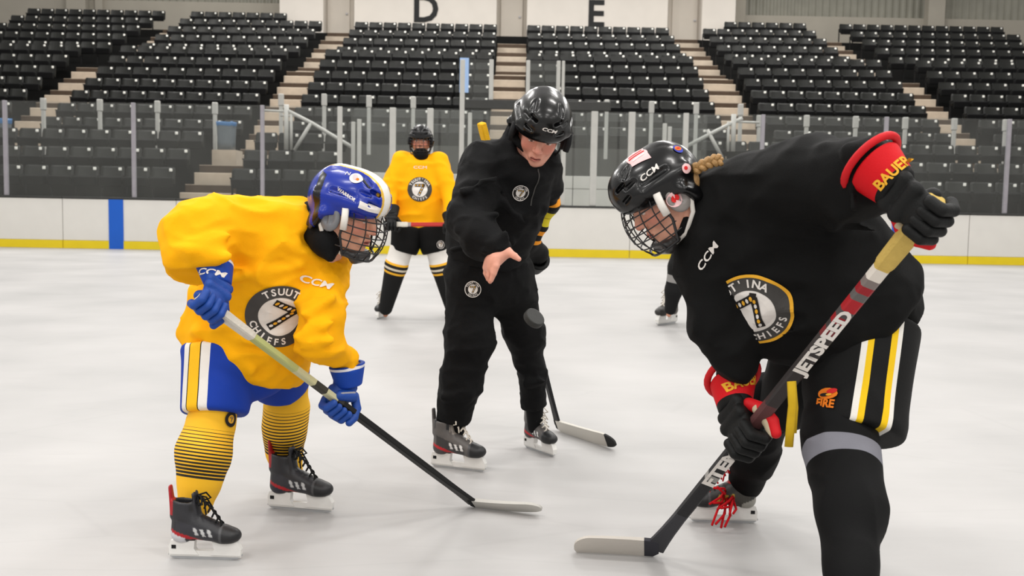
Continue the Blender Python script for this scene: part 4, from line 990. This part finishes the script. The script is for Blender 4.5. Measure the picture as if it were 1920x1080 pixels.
F.chain([(870, 360, 3.55, 6), (935, 330, 3.6, 3)], .02); F.chain([(860, 430, 3.5, 5), (930, 400, 3.5, 3)], .02); F.chain([(905, 470, 3.42, 4), (945, 440, 3.42, 3)], .015); F.chain([(925, 360, 3.68, 5), (985, 420, 3.72, 3)], .02); F.chain([(850, 470, 3.8, 5), (960, 455, 3.78, 3)], .02)
F.folds(.011, (8, 8, 13)).folds(.004, (22, 22, 30)); JB = solid('jacket', F, .0065, m_jac, Bp); bB = bvh_of(JB)
crest(EK, EW).lay('emblem', JB, bB, 976, 361, (.1, -1), .029)
P = Print(); P.stroke(((0, 1), (0, -1)), .035, EG, 1); P.lay('zip', JB, bB, 1003, 352, (.06, -1), .07, off=.0015)
F = PF(); F.chain([(985, 272, 3.77, 46, .075), (998, 256, 3.75, 40, .065)], .03, flat=.01); F.ball(1006, 244, 3.72, 36, k=.01, op='-'); solid('collar', F, .0055, m_jac, Bp)
F = PF(); F.chain([(912, 490, 3.97, 70, .13), (912, 520, 3.97, 74, .13)], .04)
F.chain([(886, 520, 3.95, 50, .1), (880, 640, 3.92, 44, .09), (866, 715, 3.93, 37, .075), (856, 752, 3.94, 33, .07)], .05); F.chain([(858, 742, 3.94, 30, .065), (852, 790, 3.95, 32, .068)], .02, flat=.012)
F.chain([(954, 520, 4.0, 48, .1), (984, 630, 4.09, 34, .075), (996, 700, 4.15, 26, .06)], .05); F.chain([(996, 695, 4.15, 25, .06), (1000, 762, 4.2, 24, .055)], .02, flat=.012)
F.folds(.009, (8, 8, 12)).folds(.004, (22, 22, 30)); F.chain([(832, 745, 3.85, 4), (882, 742, 3.85, 4)], .015); F.chain([(985, 722, 4.08, 4), (1018, 715, 4.08, 4)], .015)

for nd in ([(856, 775, 3.95, 22), (852, 822, 3.95, 16)], [(1002, 752, 4.2, 18), (1003, 800, 4.23, 14)]):
    F2 = PF(); F2.chain(nd, .02); solid('sock', F2, .006, m_neck, Bp)
PB = solid('trousers', F, .0065, m_pant, Bp); bPB = bvh_of(PB); crest(EK, EW).lay('emblem', PB, bPB, 887, 542, (.0, -1), .030)
helB = helmet(Bp, hfB, (14, 14, 14), hsB*1.05, cage=False, cup=False, strap=m_pad, ear=m_pad)
P = Print(); P.text('CCM', 1, EW, 1, bold=.03, sx=1.5, shear=.2); P.lay('lettering', helB, bvh_of(helB), 1030, 245, (.2, -1), .017, off=.0012)
stB = dict(base=(92, 88, 86), panel=(56, 54, 54), accent=(190, 30, 40), mark=(225, 222, 220), lace=m_white_lace, tongue=(150, 142, 134), heel=(70, 66, 66))
skate(Bp, ice(808, 874), ice(912, 886), stB); skate(Bp, ice(984, 838), ice(1041, 858), stB)
mshB = bands('stick_black', [(0, (232, 180, 30)), (.10, (28, 28, 30)), (1, (26, 26, 28))], .4)
mblB = bands('blade_white_tape', [(0, (30, 30, 32)), (.03, (206, 202, 194)), (.86, (48, 48, 48)), (1, (48, 48, 48))], .8)
m_tapey = M('grip_tape_gold', (236, 182, 36), .8, .2, .1, 60, .3, 200)
bB0, hB0, tB0 = at(903, 232, 4.12), ice(1050, 808), ice(1152, 846)
sB, shB, frB = stick('black hockey stick with gold butt end behind the person in the tracksuit', bB0, hB0, tB0, (mshB, mblB, m_tapey), .030, .060)
m_cfB = bands('cuff_striped_black_gold', [(0, (16, 16, 16)), (.13, (236, 152, 40)), (.23, (16, 16, 16)), (.33, (214, 196, 40)), (.44, (176, 150, 30)), (.46, (214, 196, 40)), (.60, (18, 18, 18)), (.71, (236, 150, 36)), (.79, (22, 20, 20)), (.90, (236, 150, 36)), (.97, (16, 16, 16))], .7)
dB = (hB0-bB0).normalized()
gB = on(bB0, hB0, .415)
_, _, SB = glove(Bp, gB, dB, at(1000, 420, 4.06)-gB, 'L', .95, (m_gk, m_gk, m_gk, m_palm))
nd = [(1029, 352, 4.0, 20), (1024, 382, 4.03, 23), (1006, 415, 4.06, 21), (990, 452, 4.09, 19)]
F = PF(); F.chain(nd, .03); F.chain([(1022, 384, 4.02, 20), (1034, 388, 4.0, 8)], .02); F.wchain([(at(990, 452, 4.09), .04)]+SB, .02); F.folds(.006, (10, 10, 14)); solid('long_cuff', F, .005, m_cfB, Bp, tfun=along(nd))
# ------------------------------------------------------------------ C: player in the black jersey, nearest
B = PF(); B.chain([(1610, 620, 2.74, 80, .08), (1480, 490, 2.70, 90, .08), (1380, 410, 2.68, 50, .07), (1290, 395, 2.64, 30)], .05)
B.chain([(1490, 350, 2.54, 34), (1605, 332, 2.36, 26), (1660, 325, 2.23, 16)]); B.chain([(1330, 480, 2.68, 26), (1346, 600, 2.68, 22), (1380, 680, 2.66, 15)])
B.chain([(1600, 660, 2.72, 56), (1580, 850, 2.52, 32), (1606, 1180, 2.22, 15)]); B.chain([(1510, 680, 2.86, 30), (1435, 790, 3.08, 22), (1392, 940, 3.32, 12)])
hfC = frame(at(1240, 366, 2.66), (-.73, -.22, -.64), (-.64, -.12, .75)); hsC = .94
Cp = person('person', 'person in black jersey and black caged helmet bending low at right, nearest the camera', hfC, B, skin=(214, 158, 134), hscale=hsC, hair=(176, 136, 84))
mshC = bands('stick_graphics_red_grey', [(0, (200, 170, 90)), (.145, (222, 214, 204)), (.17, (126, 116, 112)), (.185, (150, 40, 46)), (.20, (100, 96, 94)), (.215, (170, 40, 46)), (.245, (80, 76, 76)), (.26, (150, 34, 42)), (.275, (60, 56, 56)), (.29, (120, 40, 44)), (.31, (58, 54, 54)), (.50, (96, 62, 62)), (.56, (40, 40, 42)), (.72, (150, 148, 144)), (.735, (40, 40, 42)), (.86, (58, 58, 62)), (1, (58, 58, 62))], .4)
mblC = bands('blade_white_dark_heel', [(0, (58, 58, 64)), (.17, (198, 192, 184)), (1, (190, 184, 176))], .8)
m_tapeb = M('grip_tape_tan', (206, 176, 96), .85, .2, .1, 60, .3, 200)
bC0, hC0, tC0 = at(1757, 374, 2.14), ice(1226, 1042), ice(1079, 1030)
sC_, shC_, frC = stick('hockey stick with red and grey lettered shaft and white taped blade in black gloves', bC0, hC0, tC0, (mshC, mblC, m_tapeb), .036, .075)
LC = (hC0-bC0).length; shaft_text(sC_, frC, 'JETSPEED', dist_at(frC, LC, 638), .044, m_em_w, .036, sx=1.25, bold=.05); shaft_text(sC_, frC, 'FTEM', dist_at(frC, LC, 872), .046, m_em_w, .036, sx=1.55, bold=.05)
dC = (hC0-bC0).normalized()
m_cfC = bands('cuff_black_red', [(0, (14, 14, 14)), (.22, (200, 16, 26)), (1, (206, 18, 28))], .6)
m_redt = M('glove_red_trim', (204, 18, 28), .6, .3, .1, 30)
mats = (m_gk, m_gk, m_cfC, m_palm, m_redt)
g, cf, S1 = glove(Cp, on(bC0, hC0, .024), dC, at(1660, 306, 2.25)-at(1745, 390, 2.15), 'L', .93, mats)
P = Print(); P.text('BAUER', 1, EY, 1, bold=.03, sx=.9); P.lay('lettering', cf, bvh_of(cf), 1674, 322, (-.7, -.7), .034, off=.0015)
pb = on(bC0, hC0, .575)
g, cf, S2 = glove(Cp, pb, -dC, at(1392, 640, 2.80)-pb, 'R', 1.0, mats)
P = Print(); P.text('BAUER', 1, EY, 1, bold=.03, sx=.9); P.lay('lettering', cf, bvh_of(cf), 1396, 716, (-.2, -1), .036, off=.0015)
def torsoC(F):
    F.chain([(1622, 612, 2.74, 138, .17), (1485, 495, 2.70, 184, .17), (1395, 410, 2.68, 122, .15)], .06, flat=.03)
    F.chain([(1655, 510, 2.76, 64, .15), (1690, 588, 2.78, 44, .13)], .05, flat=.015)
    F.chain([(1395, 405, 2.68, 100, .14), (1350, 372, 2.66, 62, .12)], .06)
    F.chain([(1440, 640, 2.56, 7), (1640, 560, 2.58, 7)], .03)
FOLDC = lambda F: F.folds(.012, (6, 6, 10)).folds(.004, (18, 18, 24))
F = PF(); torsoC(F); FOLDC(F); V_, Q_ = F.mesh(.013); bCt = BVHTree.FromPolygons(V_.tolist(), Q_.tolist())
F = PF(); torsoC(F)
F.chain([(1420, 345, 2.62, 62, .13), (1510, 338, 2.52, 76, .13), (1605, 342, 2.38, 76, .12)], .06); F.chain([(1596, 338, 2.38, 70, .1), (1654, 324, 2.28, 54, .07)], .05, flat=.02); F.wchain([(at(1640, 322, 2.31), .06)]+S1, .02)
F.chain([(1330, 440, 2.68, 58, .11), (1314, 500, 2.69, 42, .085), (1340, 605, 2.68, 44, .08), (1384, 680, 2.68, 40, .07)], .045); F.wchain([(at(1374, 660, 2.67), .055)]+S2, .02)
F.chain([(1470, 400, 2.52, 7), (1640, 432, 2.42, 9)], .03); F.chain([(1440, 330, 2.50, 6), (1560, 420, 2.42, 7)], .03); F.chain([(1360, 330, 2.58, 6), (1500, 275, 2.48, 6)], .03)
F.chain([(1545, 275, 2.36, 5), (1572, 400, 2.32, 5)], .02); F.chain([(1590, 280, 2.26, 4), (1600, 390, 2.25, 5)], .02)
FOLDC(F); JC = solid('jersey', F, .0082, m_jk, Cp); bC = bvh_of(JC)
crest(EG, EY).lay('emblem', JC, bCt, 1411, 583, (-.6, -.8), .098)
P = Print(); P.text('CCM', 1, EW, 1, bold=.02, sx=1.5, shear=.25); P.lay('lettering', JC, bC, 1326, 482, (-.85, -.5), .026)
F = PF(); F.chain([(1330, 385, 2.66, 50), (1290, 410, 2.65, 32), (1268, 436, 2.64, 16)], .02); solid('neck_guard', F, .007, m_neck, Cp)
br = [at(1286, 330, 2.63), at(1302, 318, 2.60), at(1320, 309, 2.575), at(1338, 301, 2.56), at(1352, 300, 2.56)]
hr = empty('hair_braid'); hr.parent = Cp
for k in range(3):
    mb = MB(); pts = []
    for i in range(33):
        t = i/32*4; a = min(int(t), 3); c = br[a].lerp(br[a+1], t-a); ph = i/32*13+k*2.094; am = .0105
        pts.append(c+Uv*(am*math.sin(ph))-Fw*(am*.7*math.sin(2*ph)))
    mb.tube(pts, [.0085*(1-.2*i/32) for i in range(33)], 7); mb.obj('hair_strand', m_hairl, hr, True)
F = PF()
for i in range(4): F.chain([(1284+i*3, 338+i*5, 2.64, 4), (1297+i*2, 330+i*7, 2.61, 4.5), (1304, 322+i*9, 2.60, 4)], .003)
solid('hair', F, .0035, m_hairl, Cp)
# shorts with white and gold side stripes
def obl(px, py, Y): return np.array(at(px, py, Y))
cC = obl(1510, 780, 2.52); uC = obl(1690, 790, 2.52)-cC; lC = np.linalg.norm(uC); uC /= lC; gC = obl(1617, 640, 2.58)-obl(1592, 800, 2.5); gC /= np.linalg.norm(gC)
m_shC = bands('short_black_striped', [(0, (14, 14, 14)), (.43, (228, 224, 216)), (.495, (232, 190, 24)), (.56, (14, 14, 14)), (.745, (232, 190, 24)), (.82, (228, 224, 216)), (.875, (16, 16, 16))], .7)
def tC(V):
    d = V-cC; nrm = np.cross(uC, gC); uu = np.cross(gC, nrm); uu /= uu.dot(uC); return np.clip(d @ uu/lC, 0, 1)
F = PF(); F.chain([(1615, 612, 2.74, 106, .15), (1600, 818, 2.60, 91, .135)], .03, flat=.012)
F.folds(.005, (8, 8, 5)); SHC = solid('shorts', F, .0065, m_shC, Cp, tfun=tC)
F = PF(); F.chain([(1530, 640, 2.82, 80, .12), (1468, 772, 2.95, 48, .11)], .03, flat=.012); F.folds(.005, (8, 8, 5)); solid('shorts', F, .007, m_short, Cp)
P = Print(); P.text('FIRE', 1, EO, 1, (0, -.45), bold=.04); P.oval((.1, .45), .95, .5, .1, EO, 1); P.oval((.5, .7), .5, .22, .3, ER, 2); P.oval((-.15, .3), .45, .16, .1, EK, 2); P.oval((.3, .35), .28, .1, .2, EY, 3)
P.lay('emblem', SHC, bvh_of(SHC), 1550, 748, (-.05, -1), .030, off=.006)
m_sockC = bands('sock_black_taped', [(0, (9, 9, 10)), (.175, (120, 120, 128)), (.265, (8, 8, 9))], .75)
nd = [(1574, 790, 2.60, 66), (1574, 840, 2.55, 65), (1584, 890, 2.49, 58), (1594, 955, 2.42, 61), (1595, 1070, 2.30, 44), (1600, 1150, 2.22, 40)]
F = PF(); F.chain(nd, .04); F.folds(.006, (8, 8, 10)); solid('sock', F, .006, m_sockC, Cp, tfun=straight(nd))
nd = [(1440, 750, 3.0, 52), (1414, 850, 3.2, 43), (1398, 908, 3.31, 31)]
m_sockC2 = M('sock_black', (8, 8, 9), .75, .12, .1, 30, .2, 300)
F = PF(); F.chain(nd, .04); F.folds(.006, (8, 8, 10)); solid('sock', F, .006, m_sockC2, Cp)
stC = dict(base=(40, 40, 38), panel=(60, 58, 52), mark=(190, 160, 50), lace=m_red_lace, heel=(150, 148, 140), tongue=(170, 20, 26))
skC = skate(Cp, ice(1421, 981), ice(1292, 978), stC); skate(Cp, ice(1645, 1330), ice(1490, 1400), stC)
mb = MB()
for i, (x, y, x2, y2) in enumerate(((1362, 925, 1335, 985), (1366, 925, 1352, 990), (1372, 928, 1368, 965), (1378, 926, 1345, 955), (1358, 922, 1330, 945), (1360, 920, 1338, 915))):
    p, q = at(x, y, 3.28), at(x2, y2, 3.16+.01*i); mb.tube([p, (p+q)/2+Vector((-.008+.004*i, -.02, .008)), q], .0042, 5)
    mb.tube([p, (p+q)/2+Vector((.014, -.02, -.01)), q+Vector((.012, 0, .004))], .0042, 5)
mb.obj('loose_laces', m_red_lace, skC, True)
mb = MB(); mb.tube([at(1484, 715, 2.4), at(1486, 760, 2.4), at(1482, 800, 2.4), at(1479, 838, 2.4)], .011, 6, flat=.3); mb.tube([at(1486, 715, 2.41), at(1490, 765, 2.41), at(1487, 812, 2.41)], .009, 6, flat=.3); mb.obj('drawstring', m_yel_lace, Cp, True)
helC = helmet(Cp, hfC, (9, 9, 10), hsC, ear=M('ear_guard_clear', (140, 134, 130), .3, .5, .1, 30)); bh = bvh_of(helC)
P = Print(); P.text('CCM', 1, EW, 1, bold=.02, sx=1.3, shear=.2); P.lay('lettering', helC, bh, 1217, 325, (-.62, -.78), .021, off=.0012)
P = Print(); P.ring(.001, 1, EP, 1); P.stroke(((-.9, -.7), (.9, -.8)), .35, EP, 1); P.stroke(((-.2, .9), (.8, .5)), .4, EP, 1)
for y, a in ((.45, .7), (.05, .8), (-.4, .6)): P.stroke(((-a, y-.1), (a, y+.12)), .09, ER if y > 0 else EW, 2)
P.lay('sticker', helC, bh, 1194, 293, (-.5, -.85), .030, off=.0012)
P = Print(); P.ring(.001, 1, EB, 1); P.oval((0, .1), .8, .55, .2, EO, 2); P.oval((0, .1), .5, .2, .2, ER, 3); P.lay('sticker', helC, bh, 1271, 280, (-.1, -1), .014, off=.0012)
P = Print(); P.ring(.001, 1, EP, 1); P.oval((-.2, .1), .4, .4, 0, ER, 2); P.lay('sticker', helC, bh, 1287, 316, (-.1, -1), .013, off=.0012)
P = Print(); P.oval((0, 0), 1, .9, 0, EP, 1); P.oval((.1, .1), .55, .45, .4, ER, 2); ege = [c for c in helC.children if c.name.startswith('ear_guard')]
ege = min(ege, key=lambda e: (Vector(e.data.vertices[0].co)-CAMP).length); P.lay('sticker', helC, bvh_of(ege), 1264, 374, (-.3, -1), .022, off=.001)
# ------------------------------------------------------------------ D: player in gold, far behind
YD = 9.0
def far_person(label, hf, hs, torso, arms, legs, jm, helcol, skin, socks, sockmat, shorts, skates, sty):
    B = PF(); B.chain([(a[0], a[1], a[2], a[3]*.6, .07) for a in torso], .04)
    for ch in arms+legs: B.chain([(a[0], a[1], a[2], a[3]*.45) for a in ch], .03)
    p = person('person', label, hf, B, .014, skin, hs)
    F = PF(); F.chain(torso, .04, flat=.02)
    for ch in arms: F.chain(ch, .03)
    F.folds(.012, (7, 7, 10)); j = solid('jersey', F, .012, jm, p)
    for s in shorts: F = PF(); F.chain(s, .03, flat=.012); F.folds(.006, (6, 6, 3)); sh = solid('shorts', F, .011, m_short, p)
    for s in socks: F = PF(); F.chain(s, .03); solid('sock', F, .010, sockmat, p, tfun=straight(s))
    for a, b in skates: skate(p, a, b, sty)
    h = helmet(p, hf, helcol, hs, cage=True, strap=m_pad, ear=m_pad)
    return p, j, sh, h
hfD = frame(at(789, 264, 9.0), (.02, -1, -.12), (0, -.12, 1))
torso = [(786, 434, 9.05, 47, .15), (787, 350, 9.0, 46, .15), (787, 308, 9.0, 40, .12), (788, 288, 9.0, 17, .08)]
arms = [[(755, 304, 9.0, 21), (726, 362, 8.92, 16), (734, 412, 8.75, 13)], [(820, 304, 9.0, 21), (844, 362, 8.92, 16), (846, 412, 8.75, 13)]]
legs = [[(765, 440, 9.0, 26), (750, 500, 9.0, 18), (723, 590, 9.1, 11)], [(808, 440, 9.0, 26), (825, 500, 9.0, 18), (847, 590, 9.1, 11)]]
m_sockD = bands('sock_white_gold_black', [(0, (224, 220, 214)), (.20, (236, 176, 50)), (.235, (34, 32, 30)), (.285, (210, 200, 180)), (.32, (40, 36, 32)), (.355, (236, 176, 50)), (.39, (24, 24, 24))], .75)
D, JD, SD, HD = far_person('person in gold jersey and black helmet standing far back on the ice', hfD, 1.0, torso, arms, legs, m_jy, (20, 20, 22), (200, 140, 112),
    [[(753, 466, 8.98, 22), (743, 498, 8.98, 21), (723, 578, 9.08, 13)], [(820, 466, 8.98, 22), (828, 498, 8.98, 21), (848, 578, 9.08, 13)]], m_sockD,
    [[(768, 425, 9.0, 34, .14), (757, 474, 8.98, 25, .12)], [(808, 425, 9.0, 34, .14), (817, 474, 8.98, 25, .12)]],
    [(ice(722, 593), ice(722, 593)+Vector((-.04, -.27, 0))), (ice(847, 593), ice(847, 593)+Vector((.05, -.27, 0)))], dict(base=(120, 116, 110), lace=m_white_lace, tongue=(170, 166, 158), toe=(30, 30, 30)))
F = PF(); F.ball(789, 292, 8.97, 16, .08); F.ball(789, 289, 8.92, 11, .05); solid('neck_guard', F, .008, m_neck, D)
bD = bvh_of(JD); crest(EG, None).lay('emblem', JD, bD, 787, 355, (0, -1), .108); P = Print(); P.text('CCM', 1, EW, 1, sx=1.6); P.lay('lettering', JD, bD, 788, 314, (0, -1), .035)
crest(EK, EW).lay('emblem', SD, bvh_of(SD), 826, 459, (0, -1), .035)
bD0, hD0 = at(722, 421, 8.66), at(905, 425, 8.62)
mshD = bands('stick_silver_red', [(0, (190, 186, 184)), (.22, (150, 140, 140)), (.26, (176, 50, 46)), (.6, (150, 44, 42)), (.8, (40, 40, 40))], .4)
tD0 = hD0+Vector((.20, -.05, -.17))
sD, _, frD = stick('silver and red hockey stick held level at the waist by the far gold player', bD0, hD0, tD0, (mshD, mblB, m_tape), .034, .06)
dD = (hD0-bD0).normalized()
glove(D, on(bD0, hD0, .06), dD, at(728, 362, 8.92)-on(bD0, hD0, .06), 'R', 1.0, (m_gk, m_gk, m_gk, m_palm)); glove(D, on(bD0, hD0, .66), dD, at(842, 362, 8.92)-on(bD0, hD0, .66), 'L', 1.0, (m_gk, m_gk, m_gk, m_palm))
# ------------------------------------------------------------------ E: player in black, crouched far behind the nearest one
hfE = frame(at(1398, 345, 8.5), (-.5, -.85, -.3), (-.1, -.3, 1))
torso = [(1350, 470, 8.85, 44, .15), (1368, 410, 8.7, 44, .15), (1388, 378, 8.6, 36, .12)]
arms = [[(1360, 385, 8.6, 20), (1340, 440, 8.4, 16), (1365, 470, 8.2, 13)], [(1412, 390, 8.6, 20), (1425, 440, 8.5, 16), (1410, 470, 8.3, 13)]]
legs = [[(1320, 455, 8.8, 24), (1274, 480, 8.75, 18), (1254, 590, 8.8, 11)], [(1365, 470, 8.85, 24), (1395, 520, 8.8, 17), (1400, 590, 8.9, 11)]]
m_sockE = bands('sock_black_grey_band', [(0, (24, 24, 24)), (.42, (140, 138, 136)), (.54, (22, 22, 23))], .75)
E, JE, SE, HE = far_person('person in black crouched far back, only one leg showing past the nearest player', hfE, 1.0, torso, arms, legs, m_jk, (20, 20, 22), (210, 150, 124),
    [[(1278, 468, 8.75, 17), (1270, 500, 8.75, 17), (1263, 545, 8.78, 16), (1257, 580, 8.8, 11)], [(1392, 505, 8.8, 17), (1398, 545, 8.83, 16), (1402, 580, 8.88, 11)]], m_sockE,
    [[(1330, 452, 8.82, 26, .13), (1283, 474, 8.75, 23, .11)], [(1358, 462, 8.84, 30, .13), (1388, 500, 8.8, 23, .11)]],
    [(ice(1268, 605), ice(1231, 611)), (ice(1404, 606), ice(1404, 606)+Vector((-.12, -.22, 0)))], dict(base=(96, 90, 86), lace=m_white_lace, tongue=(180, 174, 166), toe=(44, 42, 40)))
# ------------------------------------------------------------------ the dropped puck
m_puck = M('puck_rubber', (46, 46, 44), .6, .4, .15, 60, .1, 200)
F = Field(); pc = at(1001, 597, 3.5); F.ec((0, 0, -.0125), (0, 0, .0125), .038, .038, flat=.003)
Tp = Matrix.Translation(pc) @ Matrix.Rotation(R(38), 4, 'X') @ Matrix.Rotation(R(30), 4, 'Y')
solid('hockey_puck', F, .003, m_puck, None, None, Tp, label='black hockey puck falling beside the knee of the person in the tracksuit', category='puck')
